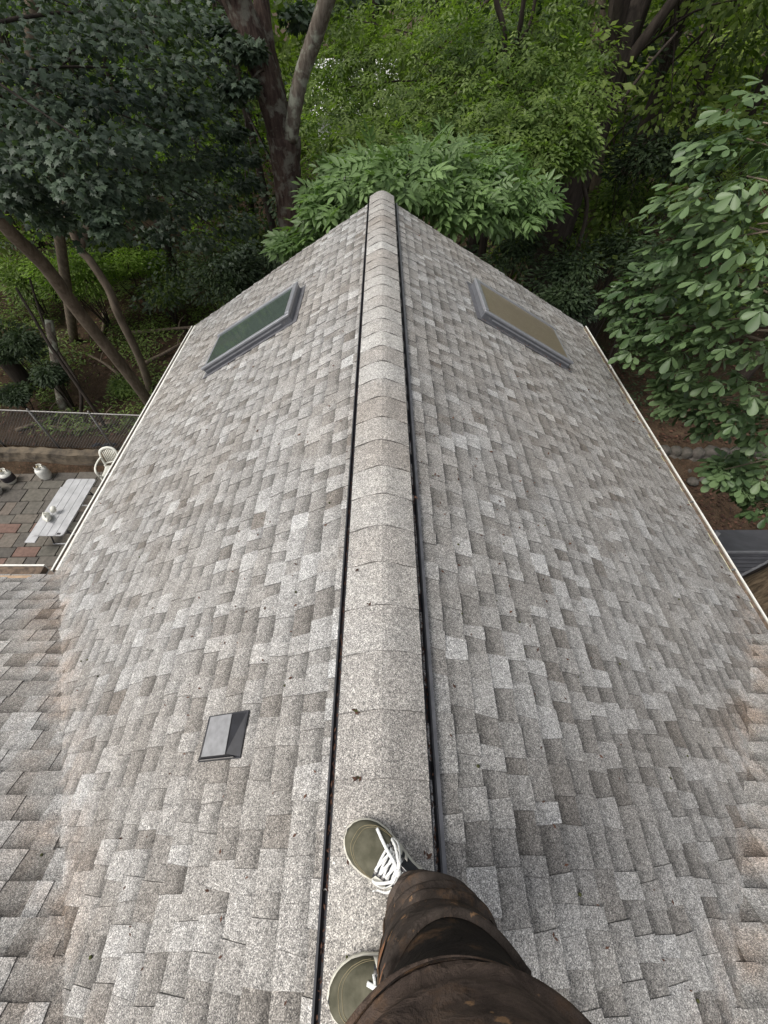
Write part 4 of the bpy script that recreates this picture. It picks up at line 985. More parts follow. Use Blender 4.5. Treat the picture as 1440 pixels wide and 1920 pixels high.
for c_ in cen:
    if RNG.random() < .7: twigs(mb, hub + np.array([0, 0, RNG.uniform(-1.2, .6)]), [c_], .03, .1)
mb.build('limb', M['bark_grey'], t, True)
# five-leaflet compound leaves: position, direction and normal of each whole leaf, then its leaflets
pos, d, n, sz, tn = clump_leaves(cen, [np.array([r_ * 1.05, r_ * 1.05, r_ * .55]) for *_, r_ in HK], 34, OBO, (.58, .86), (5.6, 2.2, 0), .35, .30)
x_, y_, z_ = frames(d, n); LP, LD, LN, LS, LT = [], [], [], [], []
for k in range(len(pos)):
    s = sz[k]; ax_ = y_[k]
    for (al, a, l) in ((.17, 0, .20), (.15, .95, .165), (.15, -.95, .165), (.07, 1.35, .10), (.07, -1.35, .10)):
        dd = ax_ * math.cos(a) + x_[k] * math.sin(a); LP.append(pos[k] + ax_ * al * s); LD.append(dd + np.array([0, 0, -.22])); LN.append(n[k] + RNG.normal(size=3) * .18); LS.append(l * s * RNG.uniform(.85, 1.1)); LT.append(min(1, max(0, tn[k] + RNG.normal(0, .1))))
LP, LD, LN, LS, LT = map(np.array, (LP, LD, LN, LS, LT)); LD, LN = unit(LD), unit(LN)
o_ = np.argsort(np.linalg.norm(LP - CAM, axis=1) - LS * 8); inview = []
for k in o_:
    a_, vis = cam_area(LP[k] + np.array([[0, 0, 0], [.01, 0, 0], [0, .01, 0]])); 
    if vis: inview.append(k)
bigset = set(inview[:295]); big = inview[:295]; small = [k for k in range(len(LP)) if k not in bigset]
for k in big:
    v_, f_, t_ = scatter(OBO, LP[k:k + 1], LD[k:k + 1], LN[k:k + 1], LS[k:k + 1], LT[k:k + 1]); mesh('leaf', v_, f_, M['leaf_hick'], t, True, tone=t_)
V, F_, T = scatter(OBO, LP[small], LD[small], LN[small], LS[small], LT[small])
o = mesh('crown', V, F_, M['leaf_hick'], t, True, tone=T); o['kind'] = 'stuff'
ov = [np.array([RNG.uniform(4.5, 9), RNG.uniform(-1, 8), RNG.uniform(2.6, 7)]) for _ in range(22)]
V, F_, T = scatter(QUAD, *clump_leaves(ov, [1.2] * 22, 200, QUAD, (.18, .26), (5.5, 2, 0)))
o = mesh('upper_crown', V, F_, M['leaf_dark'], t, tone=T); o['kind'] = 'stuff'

# ---- understory shrubs
def shrub(px, py, y, r_, n, mat, label, size=(.08, .14), tmpl=QUAD, flat=.6, z=None):
    c_ = yp(px, py, y); t = thing('shrub', label, 'shrub', (c_[0], c_[1], float(gz(c_[0], c_[1]))))
    mb = MB(); g0 = gpt(c_[0], c_[1])
    cs_ = [c_ + np.array([RNG.uniform(-1, 1) * r_ * .7, RNG.uniform(-1, 1) * r_ * .5, RNG.uniform(-.5, .4) * r_ * flat]) for _ in range(7)]
    for q in cs_: mb.tube(curve_pts([g0, (g0 + q) / 2 + [RNG.uniform(-.1, .1), 0, .1], q], 3), np.linspace(.03, .008, 7), 5, cap=False)
    mb.build('stem', M['bark_far'], t, True)
    V, F_, T = scatter(tmpl, *clump_leaves(cs_, [np.array([r_ * .6, r_ * .6, r_ * .6 * flat])] * 7, n, tmpl, size, tuple(c_), .2, .4))
    o = mesh('foliage', V, F_, M[mat], t, tone=T); o['kind'] = 'stuff'
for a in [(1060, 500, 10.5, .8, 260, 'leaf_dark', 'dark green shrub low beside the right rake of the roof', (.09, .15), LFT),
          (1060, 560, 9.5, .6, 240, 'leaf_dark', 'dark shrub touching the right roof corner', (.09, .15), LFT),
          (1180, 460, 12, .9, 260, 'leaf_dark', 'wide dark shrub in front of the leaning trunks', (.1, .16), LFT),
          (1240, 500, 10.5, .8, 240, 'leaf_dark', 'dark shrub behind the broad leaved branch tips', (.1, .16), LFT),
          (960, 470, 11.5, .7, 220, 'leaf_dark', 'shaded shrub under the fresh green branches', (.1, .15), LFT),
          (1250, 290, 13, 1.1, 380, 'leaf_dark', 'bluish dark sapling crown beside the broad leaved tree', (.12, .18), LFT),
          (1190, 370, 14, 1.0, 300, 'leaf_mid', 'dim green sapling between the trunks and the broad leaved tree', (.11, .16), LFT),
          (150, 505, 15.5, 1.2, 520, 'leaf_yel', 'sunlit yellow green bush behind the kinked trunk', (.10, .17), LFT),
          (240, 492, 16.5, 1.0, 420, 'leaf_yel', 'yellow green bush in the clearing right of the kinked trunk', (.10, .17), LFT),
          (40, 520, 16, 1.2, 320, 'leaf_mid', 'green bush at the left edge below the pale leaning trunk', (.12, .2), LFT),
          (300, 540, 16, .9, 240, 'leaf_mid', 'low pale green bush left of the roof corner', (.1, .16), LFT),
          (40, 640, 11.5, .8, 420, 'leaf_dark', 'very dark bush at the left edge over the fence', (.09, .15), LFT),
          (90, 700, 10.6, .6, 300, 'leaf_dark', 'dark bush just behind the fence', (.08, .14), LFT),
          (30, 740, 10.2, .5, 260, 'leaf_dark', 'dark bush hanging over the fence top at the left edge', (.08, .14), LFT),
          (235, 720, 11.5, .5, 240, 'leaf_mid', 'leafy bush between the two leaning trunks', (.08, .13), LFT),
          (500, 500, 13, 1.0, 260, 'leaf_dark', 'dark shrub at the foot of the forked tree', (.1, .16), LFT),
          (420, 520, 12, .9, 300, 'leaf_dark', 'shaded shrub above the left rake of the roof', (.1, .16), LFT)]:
    shrub(*a)

# ---- woodland floor plants, logs, twigs
def cover(name, n, xr, yr_, size, mat, label, dens):
    x = RNG.uniform(*xr, n); y = RNG.uniform(*yr_, n); f = np.sin(x * 1.3 + 1) * np.cos(y * 1.1 + x * .4) + .5 * np.sin(x * 3.1) * np.sin(y * 2.7) + RNG.normal(size=n) * .3
    k = f > dens; x, y = x[k], y[k]; m_ = len(x); z = gz(x, y) + RNG.uniform(.02, .38, m_)
    d = unit(np.stack([RNG.normal(size=m_), RNG.normal(size=m_), -.15 * np.ones(m_)], 1)); nn = unit(np.stack([RNG.normal(size=m_) * .35, RNG.normal(size=m_) * .35, np.ones(m_)], 1))
    V, F_, T = scatter(LFT, np.stack([x, y, z], 1), d, nn, RNG.uniform(*size, m_), np.clip(RNG.normal(.5, .25, m_), 0, 1))
    o = mesh(name, V, F_, M[mat], tone=T); tag(o, label, 'ground cover', kind='stuff')
cover('ground_cover', 70000, (-22, -3.5), (9.3, 24), (.08, .16), 'leaf_mid', 'low leafy plants covering the woodland floor left of the roof', .05)
cover('fern_patch', 30000, (3, 22), (9.6, 24), (.08, .15), 'leaf_dark', 'low dark plants covering the woodland floor right of the roof', -.1)
rg = random.Random(31)
LG = [(-8.6, 9.7, .2, 1.1, .07), (-9.6, 9.55, 2.9, .8, .055), (-10.4, 9.9, .5, 1.3, .06), (-7.6, 13.6, .9, 2.2, .07), (-6.9, 14.6, 2.2, 1.7, .06), (-8.2, 15.2, .1, 2.6, .08), (-6.0, 13.0, 1.2, 1.4, .05), (-9.6, 12.8, 2.5, 1.9, .06), (-5.6, 16.2, .5, 2.2, .06), (-10.8, 15.5, 1.9, 2.0, .07)]
LB = ['short log lying against the wall top behind the fence', 'broken pale branch behind the left fence post', 'fallen branch at the left end behind the fence', 'fallen branch crossing the green plants above the trunks', 'broken bough leaning in the leaf litter',
      'long fallen log in the clearing', 'short stick on the reddish litter', 'fallen bough between the leaning trunks', 'thin fallen limb near the roof corner', 'fallen limb in the left undergrowth']
for (x, y, a, l, r_), lab in zip(LG, LB):
    g0 = gpt(x, y, r_ * .8); d = np.array([math.cos(a), math.sin(a), 0]) * l / 2
    P = [g0 - d, g0 + np.array([.05, .06, .04]), g0 + d + [0, 0, .12]]
    mb = MB(); trunk(mb, P, r_, r_ * .6, 8, 5, .08); q = g0 + d * .3; mb.tube(curve_pts([q, q + [.1, .25, .25], q + [.3, .5, .4]], 3), np.linspace(r_ * .4, .01, 7), 5)
    o = mb.build('fallen_branch', M['dead_wood'], smooth=True); tag(o, lab, 'branch', 'dead wood on the woodland floor')

# ---- background trees: countable trunks with layered crowns
rg = random.Random(77)
BT = []
for k in range(34):
    az = R(-47 + 94 * (k + rg.uniform(.1, .9)) / 34); dist = rg.choice([17, 21, 25, 29, 34]) + rg.uniform(-1.5, 1.5)
    x_b, y_b = math.sin(az) * dist * 1.05, math.cos(az) * dist
    if y_b > 26 and -8 < x_b < 2: continue
    BT.append((x_b, y_b))
LBL = ['slim', 'stout', 'crooked', 'tall', 'leaning']
for k, (x, y) in enumerate(BT):
    h = rg.uniform(11, 17); lean = rg.uniform(-.8, .8); r_ = rg.uniform(.13, .28)
    P = [gpt(x, y), np.array([x + lean * .3, y, G + h * .3]), np.array([x + lean * .6, y, G + h * .6]), np.array([x + lean, y, G + h])]
    cr = []
    for q in range(30):
        f = rg.uniform(.12, 1.08); a = rg.uniform(0, 6.28); rad = (2.2 + 1.8 * math.sin(f * 3.1)) * rg.uniform(.3, 1)
        cr.append(np.array([x + lean * f + math.cos(a) * rad, y + math.sin(a) * rad, G + h * f]))
    mt = rg.choice(['leaf_far', 'leaf_far', 'leaf_mid', 'leaf_dark', 'leaf_far']) if abs(x) < 9 or x < 0 else rg.choice(['leaf_dark', 'leaf_far'])
    o = plain_tree('woodland tree with a dark trunk standing well beyond the roof', P, r_, r_ * .5, 'bark_far', cr, mt, 230, 1.25, (.14, .26), QUAD, 'woodland trees beyond the roof')
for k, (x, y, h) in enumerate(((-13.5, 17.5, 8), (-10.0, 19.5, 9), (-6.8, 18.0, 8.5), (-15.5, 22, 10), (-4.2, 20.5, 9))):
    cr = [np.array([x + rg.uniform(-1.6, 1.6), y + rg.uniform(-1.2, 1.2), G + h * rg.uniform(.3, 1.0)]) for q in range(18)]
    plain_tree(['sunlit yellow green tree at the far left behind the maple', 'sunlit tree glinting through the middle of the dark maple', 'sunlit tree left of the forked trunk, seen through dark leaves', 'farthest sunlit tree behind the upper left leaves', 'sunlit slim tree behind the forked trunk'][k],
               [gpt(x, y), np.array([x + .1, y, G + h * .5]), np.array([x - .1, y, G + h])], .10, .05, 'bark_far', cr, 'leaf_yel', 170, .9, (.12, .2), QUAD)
# far wood reading as one mass
n = 60000; az = RNG.uniform(R(-62), R(62), n); dist = RNG.uniform(38, 60, n); x = np.sin(az) * dist; y = np.cos(az) * dist
z = G + RNG.uniform(-.5, 16, n); f = np.sin(x * .55) * np.sin(z * .8 + y * .2) + .6 * np.sin(x * 1.4 + y) * np.cos(z * 1.7); keep = f + RNG.normal(size=n) * .25 > -.30
p = np.stack([x, y, z], 1)[keep]; m_ = len(p)
V, F_, T = scatter(QUAD, p, unit(RNG.normal(size=(m_, 3)) + [0, 0, -.4]), unit(RNG.normal(size=(m_, 3)) * .6 + [0, -.3, 1]), RNG.uniform(.7, 1.3, m_), np.clip(RNG.normal(.5, .28, m_), 0, 1))
o = mesh('far_wood', V, F_, M['leaf_far'], tone=T); tag(o, 'distant mass of green woodland closing the view', 'woodland', kind='stuff')

# ---- pale house glimpsed through the leaves
hc = yp(665, 185, 30)
h = thing('far_house', 'pale house glimpsed through leaves right of the forked tree', 'house', (hc[0], 32, G))
MB().box((hc[0], 32, -5.0), (4.0, 5, 5.6)).build('wall', M['farhouse'], h)
MB().add([(hc[0] - 2.3, 29.2, -2.3), (hc[0] + 2.3, 29.2, -2.3), (hc[0] + 2.3, 32, -.5), (hc[0] - 2.3, 32, -.5), (hc[0] + 2.3, 34.8, -2.3), (hc[0] - 2.3, 34.8, -2.3)], [(0, 1, 2, 3), (3, 2, 4, 5), (0, 3, 5), (1, 4, 2)]).build('roof', M['farhouse'], h)
for dx in (-1.2, 0, 1.2):
    wdw = MB().box((hc[0] + dx, 29.47, -3.8), (.9, .05, 1.3)).build('window', M['window_dark'], h)
    for a in (-.48, .48): MB().box((hc[0] + dx + a, 29.45, -3.8), (.08, .09, 1.4)).build('frame', M['farhouse'], wdw)

# ------------------------------------------------------------------ person standing on the ridge
per = thing('person', 'person in brown black work trousers and green lace-up shoes standing on the ridge', 'person', (.05, -.18, .02))
def loft(C_, Rx, Ry, ax, nseg, disp=None, closed=False):
    """rings round a centre line; ax = (side, front) unit vectors"""
    V = []; m_ = len(C_)
    for i in range(m_):
        for k in range(nseg):
            a = 2 * math.pi * k / nseg; r_ = 1 + (disp(i / (m_ - 1), a) if disp else 0)
            V.append(C_[i] + ax[0] * math.cos(a) * Rx[i] * r_ + ax[1] * math.sin(a) * Ry[i] * r_)
    F_ = [(i * nseg + k, i * nseg + (k + 1) % nseg, (i + 1) * nseg + (k + 1) % nseg, (i + 1) * nseg + k) for i in range(m_ - 1) for k in range(nseg)]
    return V, F_
def ip(xs, ys, t): return float(np.interp(t, xs, ys))

def shoe(toe, d, z0, L=.305, label=None, loops=True):
    d = nrm((d[0], d[1], 0)); s_ = np.array([d[1], -d[0], 0]); heel = np.array([toe[0], toe[1], z0]) - d * L
    wt = [0, .02, .08, .2, .38, .55, .70, .80, .88, .94, .98, 1.0]; ww = [.0, .019, .034, .040, .040, .050, .058, .057, .049, .036, .020, .0]
    ht = [0, .1, .3, .42, .52, .62, .72, .82, .9, .96, 1]; hh = [.066, .075, .086, .085, .076, .064, .053, .044, .037, .030, .018]
    def S(t, u, off=0.0):
        a = u * math.pi / 2; w_ = ip(wt, ww, t) * .96; h = ip(ht, hh, t)
        x = w_ * math.copysign(abs(math.sin(a)) ** .85, a); z = .022 + h * abs(math.cos(a)) ** .62
        bend = .006 * math.sin(t * math.pi)
        n_ = nrm(s_ * math.sin(a) + np.array([0, 0, 1]) * (math.cos(a) + .25))
        return heel + d * t * L + s_ * (x + bend) + np.array([0, 0, z]) + n_ * off
    def patch(name, t0, t1, u0, u1, mat, off, nt=10, nu=12, par=None, sub=False, fn=None):
        V = []
        for i in range(nt + 1):
            for j in range(nu + 1):
                t, u = t0 + (t1 - t0) * i / nt, u0 + (u1 - u0) * j / nu
                if fn: t, u = fn(t, u)
                V.append(S(t, u, off))
        F_ = [(i * (nu + 1) + j, i * (nu + 1) + j + 1, (i + 1) * (nu + 1) + j + 1, (i + 1) * (nu + 1) + j) for i in range(nt) for j in range(nu)]
        o = mesh(name, V, F_, mat, par, True); m_ = o.modifiers.new('solid', 'SOLIDIFY'); m_.thickness = .0016; m_.offset = -1
        return o
    sh = patch('shoe', .0, .999, -1, 1, M['canvas'], 0, 40, 22, per)
    if label: sh['label'] = label
    # rubber sole: outline swept upward with a rounded side wall
    ts = list(np.linspace(0, 1, 34)); out = [(t, 1) for t in ts] + [(t, -1) for t in ts[::-1][1:-1]]; V = []
    for z, g in ((0, -.002), (.004, .003), (.014, .0045), (.022, .004), (.0265, .0015), (.0265, -.003)):
        for t, sg in out:
            w_ = ip(wt, ww, t) + g; tt = -.0 + t; ex = g if t in (0, 1) else g * (2 * t - 1) ** 5
            V.append(heel + d * (t * L + ex) + s_ * (sg * max(w_, 0) + .006 * math.sin(t * math.pi)) + np.array([0, 0, z]))
    n_ = len(out); F_ = [(i * n_ + k, i * n_ + (k + 1) % n_, (i + 1) * n_ + (k + 1) % n_, (i + 1) * n_ + k) for i in range(5) for k in range(n_)] + [tuple(range(n_))[::-1], tuple(range(5 * n_, 6 * n_))]
    mesh('sole', V, F_, M['sole'], sh, True)
    # olive toe box with a curved rear edge
    patch('toe_box', .60, .985, -.97, .97, M['suede'], .0022, 16, 20, sh, fn=lambda t, u: (t - .10 * (1 - t) / .4 * (abs(u) ** 1.5 if True else 0) + .02 * (1 - abs(u)) * (1 - t) / .4, u))
    patch('eyestay', .44, .62, -.62, -.28, M['canvas'], .0024, 6, 5, sh); patch('eyestay', .44, .62, .28, .62, M['canvas'], .0024, 6, 5, sh)
    for u0, u1 in ((.50, .93), (-.93, -.50)):
        patch('side_patch', .490, .600, u0, u1, M['patch'], .0036, 4, 5, sh, fn=lambda t, u: (t + .05 * (abs(u) - .5), u))
        patch('side_patch', .43, .458, u0, u1 * .98, M['patch'], .0036, 3, 5, sh, fn=lambda t, u: (t + .05 * (abs(u) - .5), u))
    st = MB(); P = [S(.965 - .27 * abs(v) ** 3.2 - .055, v * .80, .003) for v in np.linspace(-1, 1, 26)]; st.tube(P, .0008, 5)
    st.tube([S(.955 - .27 * abs(v) ** 3.2 - .055 - .02, v * .76, .003) for v in np.linspace(-1, 1, 26)], .0006, 5); st.build('stitching', M['stitch'], sh)
    tg = MB()
    V = []
    for i in range(9):
        for j in range(7):
            t = .30 + .30 * i / 8; u = (-.30 + .60 * j / 6); V.append(S(t, u, .0045 + .010 * max(0, (.40 - t) / .1)))
    F_ = [(i * 7 + j, i * 7 + j + 1, (i + 1) * 7 + j + 1, (i + 1) * 7 + j) for i in range(8) for j in range(6)]
    tng = mesh('tongue', V, F_, M['canvas'], sh, True); tng.modifiers.new('solid', 'SOLIDIFY').thickness = .003
    # woven tag on the tongue: black ground, white border and a small white wing-like mark
    def Q(a, b, off=.0): return S(.425 + a * .8, b, .0095 + off)
    tag_ = MB(); tag_.add([Q(-.045, -.17), Q(-.045, .17), Q(.045, .17), Q(.045, -.17)], [(0, 1, 2, 3)]); lb = tag_.build('tongue_label', M['black_label'], sh)
    mk = MB()
    for A_, B_ in (((-.045, -.17), (-.045, .17)), ((-.045, .17), (.045, .17)), ((.045, .17), (.045, -.17)), ((.045, -.17), (-.045, -.17))):
        mk.tube([Q(*A_, .0006), Q(*B_, .0006)], .0007, 4)
    mk.add([Q(-.03, -.10, .001), Q(-.012, -.02, .001), Q(.0, .10, .001), Q(.012, .03, .001), Q(.03, -.02, .001), Q(.008, -.06, .001)], [(0, 1, 5), (1, 2, 3), (1, 3, 5), (3, 4, 5)])
    mk.build('label_mark', M['lace'], sh)
    # laces
    def lacebar(pts, w_=.0036, name='lace'):
        P = curve_pts(pts, 6); MB().tube(P, w_, 8, flat=.42).build(name, M['lace'], sh, True)
    for k in range(5):
        t = .465 + k * .036
        lacebar([S(t, -.36, .003), S(t + .010, -.15, .0085), S(t + .014, .05, .0095), S(t + .012, .20, .0085), S(t + .018, .36, .003)], .0034)
    for k in range(3):
        t = .47 + k * .05; lacebar([S(t, .33, .004), S(t + .02, .1, .012), S(t + .045, -.15, .012), S(t + .05, -.34, .004)], .0036)
    for k in range(5):
        for u in (-.40, .40):
            q = S(.468 + k * .036, u, .0028); q2 = S(.468 + k * .036, u, .004); MB().lathe(q, [(.0022, 0), (.0042, .0002), (.0042, .0012), (.0022, .0014)], 10, nrm(q2 - q)).build('eyelet', M['galv'], sh, True)
    kn = S(.455, 0, .014)
    if loops:
        up_ = np.array([0, 0, 1.])
        lacebar([kn, S(.50, .18, .020), S(.575, .42, .016), S(.62, .55, .010), S(.605, .66, .010), S(.55, .55, .014), S(.48, .20, .018), kn], .0034, 'lace_loop')
        lacebar([kn, S(.47, -.22, .020), S(.56, -.52, .018), S(.60, -.66, .010), S(.565, -.78, .008), S(.50, -.60, .012), S(.455, -.25, .018), kn], .0034, 'lace_loop')
        lacebar([kn, S(.53, .10, .018), S(.62, .20, .012), S(.70, .32, .008), S(.775, .52, .005)], .0042, 'lace_end')
        lacebar([kn, S(.43, -.35, .014), S(.46, -.75, .012), S(.52, -1.0, .016), S(.555, -1.05, .022) - np.array([0, 0, .01])], .0042, 'lace_end')
        MB().lathe(kn - np.array([0, 0, .006]), [(.004, 0), (.009, .003), (.0095, .007), (.004, .012)], 10).build('knot', M['lace'], sh, True)
    else:
        lacebar([S(.46, -.1, .014), S(.52, .02, .016), S(.60, .08, .012), S(.68, .18, .007)], .0050, 'lace_end')
        lacebar([S(.44, -.2, .014), S(.50, -.05, .018), S(.60, .02, .014), S(.63, .03, .010)], .0062, 'lace_loop')
    # collar rim
    cl = [S(.06, 0, .004)] + [S(t, u, .002) for t, u in ((.10, .45), (.2, .55), (.3, .45), (.37, .2), (.385, 0), (.37, -.2), (.3, -.45), (.2, -.55), (.10, -.45))]
    MB().tube(curve_pts(cl + [cl[0]], 5), .0055, 8).build('collar', M['canvas'], sh, True)
    return S
ztop = cap_z(0) + .016
S1 = shoe((-.098, .022), (-.82, .575), ztop + .002, .305, 'front shoe with its lace tied in a bow')
S2 = shoe((-.128, -.300), (-.985, -.12), ztop - .006, .305, 'rear shoe with one lace end lying over the toe', False)
# body --------------------------------------------------------------
FR = nrm((-.55, .83, 0)); SD = np.array([FR[1], -FR[0], 0])          # the way the torso faces, and its right-hand side
body = MB()
def ell(c_, r_, ax=(0, 0, 1), n=12, m_=8):
    prof = [(max(.0005, math.sin(math.pi * i / m_)), -math.cos(math.pi * i / m_)) for i in range(m_ + 1)]
    V = []; A = np.eye(3) if isinstance(ax, tuple) else ax
    for r0, z in prof:
        for k in range(n):
            a = 2 * math.pi * k / n; V.append(np.array(c_) + A[0] * r_[0] * r0 * math.cos(a) + A[1] * r_[1] * r0 * math.sin(a) + A[2] * r_[2] * z)
    F_ = [(i * n + k, i * n + (k + 1) % n, (i + 1) * n + (k + 1) % n, (i + 1) * n + k) for i in range(m_) for k in range(n)]
    body.add(V, F_ + [tuple(range(n))[::-1], tuple(range(m_ * n, (m_ + 1) * n))])
AX = np.array([SD, FR, (0, 0, 1.)])
Z3 = lambda x, y, z: np.array([x, y, z], float)
an1 = S1(.22, 0, -.03); an2 = S2(.22, 0, -.03)
hip = Z3(.105, -.255, .90)
def limb(pts, rr): body.tube(curve_pts(pts, 5), interp(rr, len(rr), (len(pts) - 1) * 5 + 1), 12)
limb([an1 + Z3(0, 0, -.03), an1 + Z3(.0, .0, .05), Z3(.085, -.15, .28), Z3(.10, -.17, .48), Z3(.11, -.20, .68), hip + SD * .06], [.034, .036, .052, .056, .076, .085])
limb([an2 + Z3(0, 0, -.03), an2 + Z3(.0, .0, .05), Z3(.12, -.33, .28), Z3(.11, -.32, .48), Z3(.09, -.30, .68), hip - SD * .06], [.034, .036, .052, .056, .076, .085])
ell(S1(.55, 0, -.035), (.035, .09, .018), np.array([nrm((.575, .82, 0)), nrm((-.82, .575, 0)), (0, 0, 1.)])); ell(S2(.55, 0, -.035), (.035, .09, .018), np.array([nrm((-.12, .985, 0)), nrm((-.985, -.12, 0)), (0, 0, 1.)]))
ch = Z3(.11, -.31, 1.22); nk = Z3(.10, -.325, 1.43); hd = Z3(.092, -.315, 1.585)
ell(hip, (.15, .105, .12), AX); body.tube(curve_pts([hip, Z3(.108, -.285, 1.05), ch], 5), interp([.12, .115, .125], 3, 11), 14)
ell(ch, (.165, .105, .17), AX); ell(ch + Z3(0, 0, .13), (.17, .07, .06), AX); body.tube([ch + Z3(0, 0, .1), nk, nk + Z3(0, 0, .08)], [.065, .055, .052], 12)
ell(hd, (.073, .092, .108), AX); ell(hd + FR * .055 - Z3(0, 0, .065), (.045, .042, .040), AX)
ell(hd + FR * .098 - Z3(0, 0, .018), (.013, .018, .024), AX); ell(hd + FR * .088 - Z3(0, 0, .058), (.026, .012, .006), AX); ell(hd + FR * .086 - Z3(0, 0, .070), (.022, .012, .006), AX)
for s in (-1, 1):
    ell(hd + SD * s * .074 - Z3(0, 0, .01), (.010, .018, .030), AX); ell(hd + FR * .078 + SD * s * .030 + Z3(0, 0, .022), (.022, .012, .007), AX)
PH = CAM - FW * .012 - UP * .052                                       # handset behind the viewpoint
for s in (-1, 1):
    shd = ch + Z3(0, 0, .15) + SD * s * .185; wr = PH + RT * s * .075 - UP * .075 - FW * .035
    el = (Z3(.40, -.20, 1.17) if s > 0 else Z3(-.22, -.36, 1.17))
    limb([shd, (shd + el) / 2 + Z3(0, -.01, 0), el, (el + wr) / 2, wr], [.056, .048, .041, .038, .026])
    palm = PH + RT * s * .062 - UP * .045 - FW * .022
    ell(palm, (.018, .045, .014), np.array([RT, UP, FW]) ); body.tube([wr, palm], [.026, .022], 10)
    for k in range(4):
        b_ = palm + UP * (.032 - .019 * k) - RT * s * .004; ln = [.92, 1.0, .95, .78][k]
        body.tube(curve_pts([b_ - FW * .006, b_ - RT * s * .022 * ln - FW * .010, b_ - RT * s * .045 * ln - FW * .006], 4), np.linspace(.0092, .0075, 9), 8)
    tb = palm - UP * .028; body.tube(curve_pts([tb, tb + RT * -s * .010 + FW * .012 + UP * .018, tb - RT * s * .018 + FW * .019 + UP * .036], 4), np.linspace(.012, .009, 9), 8)
bo = body.build('body', M['skin'], per, True)
rm = bo.modifiers.new('remesh', 'REMESH'); rm.mode = 'VOXEL'; rm.voxel_size = .0065; rm.use_smooth_shade = True
sm = bo.modifiers.new('smooth', 'SMOOTH'); sm.iterations = 4; sm.factor = .5
ph = MB(); ph.box(PH - FW * .004, (.074, .150, .008), [RT, UP, FW]); po = bevel(ph.build('phone', M['black_label']), .003); tag(po, 'black phone held out in both hands above the ridge', 'phone')
for s in (-1, 1):
    e = MB(); e.lathe(hd + FR * .083 + SD * s * .030 + Z3(0, 0, .010), [(.001, -.011), (.009, -.006), (.012, 0), (.009, .006), (.001, .011)], 10); e.build('eye', M['sole'], per, True)
    MB().lathe(hd + FR * .0925 + SD * s * .030 + Z3(0, 0, .010), [(.0055, 0), (.004, .003), (.0005, .004)], 8, FR).build('iris', M['black_label'], per, True)
V, F_ = [], []
for i in range(9):
    for k in range(20):
        a = 2 * math.pi * k / 20; ph_ = math.pi * .5 * i / 8 * (1.15 if math.sin(a) < .2 else .62)
        V.append(hd + Z3(0, 0, .012) + AX[0] * .083 * math.sin(ph_) * math.cos(a) + AX[1] * (.103 * math.sin(ph_) * math.sin(a) - .008) + AX[2] * .113 * math.cos(ph_))
F_ = [(i * 20 + k, i * 20 + (k + 1) % 20, (i + 1) * 20 + (k + 1) % 20, (i + 1) * 20 + k) for i in range(8) for k in range(20)]
ho = mesh('hair', V, F_, M['hair'], per, True); ho.modifiers.new('solid', 'SOLIDIFY').thickness = .012
# sock cuffs
for an in (an1, an2):
    MB().tube([an + Z3(0, 0, .010), an + Z3(0, 0, .055)], [.043, .040], 16).build('sock', M['patch'], per, True)

# trousers: one garment, two legs ------------------------------------------------
def fold(seed, amp):
    q = random.Random(seed); W_ = [(q.uniform(5, 26), q.choice([1, 1, 2, 2, 3]), q.uniform(0, 6.28), q.uniform(.3, 1)) for _ in range(9)]
    def f(t, a):
        v = 0
        for fr, k, ph_, am in W_:
            x = math.sin(fr * t + k * a * .5 * 2 + ph_ + .8 * math.sin(a + ph_)); v += am * (abs(x) ** .6 * math.copysign(1, x))
        bag = .05 * math.exp(-((t - .13) / .05) ** 2) * (.5 + .5 * math.sin(a * 2 + seed)) + .06 * math.exp(-((t - .30) / .035) ** 2) * math.sin(a + 1.2)
        return amp * v / 3 + bag
    return f
def leg(C_, RR, seed, name, nseg=56, n=100):
    m0 = len(C_); C2 = curve_pts(C_, int(n / (m0 - 1))); r_ = interp(RR, m0, len(C2))
    V, F_ = loft(C2, r_, r_ * 1.0, (RT, np.array([0, 1., 0])), nseg, fold(seed, .040)); return V, F_
LG1 = [Z3(.092, -.138, .105), Z3(.088, -.148, .20), Z3(.088, -.160, .34), Z3(.103, -.172, .50), Z3(.104, -.198, .64), Z3(.098, -.225, .78), Z3(.092, -.250, .93)]
RR1 = [.056, .072, .088, .106, .112, .120, .130]
LG2 = [Z3(.075, -.335, .10), Z3(.085, -.338, .20), Z3(.10, -.338, .34), Z3(.11, -.335, .50), Z3(.10, -.325, .66), Z3(.10, -.31, .78), Z3(.095, -.29, .93)]
RR2 = [.066, .078, .086, .094, .100, .115, .145]
V1, F1 = leg(LG1, RR1, 3, 'a'); V2, F2 = leg(LG2, RR2, 8, 'b')
tr = mesh('trousers', list(V1) + list(V2), list(F1) + [tuple(i + len(V1) for i in f) for f in F2], M['trouser'], per, True)
tr.modifiers.new('solid', 'SOLIDIFY').thickness = .003
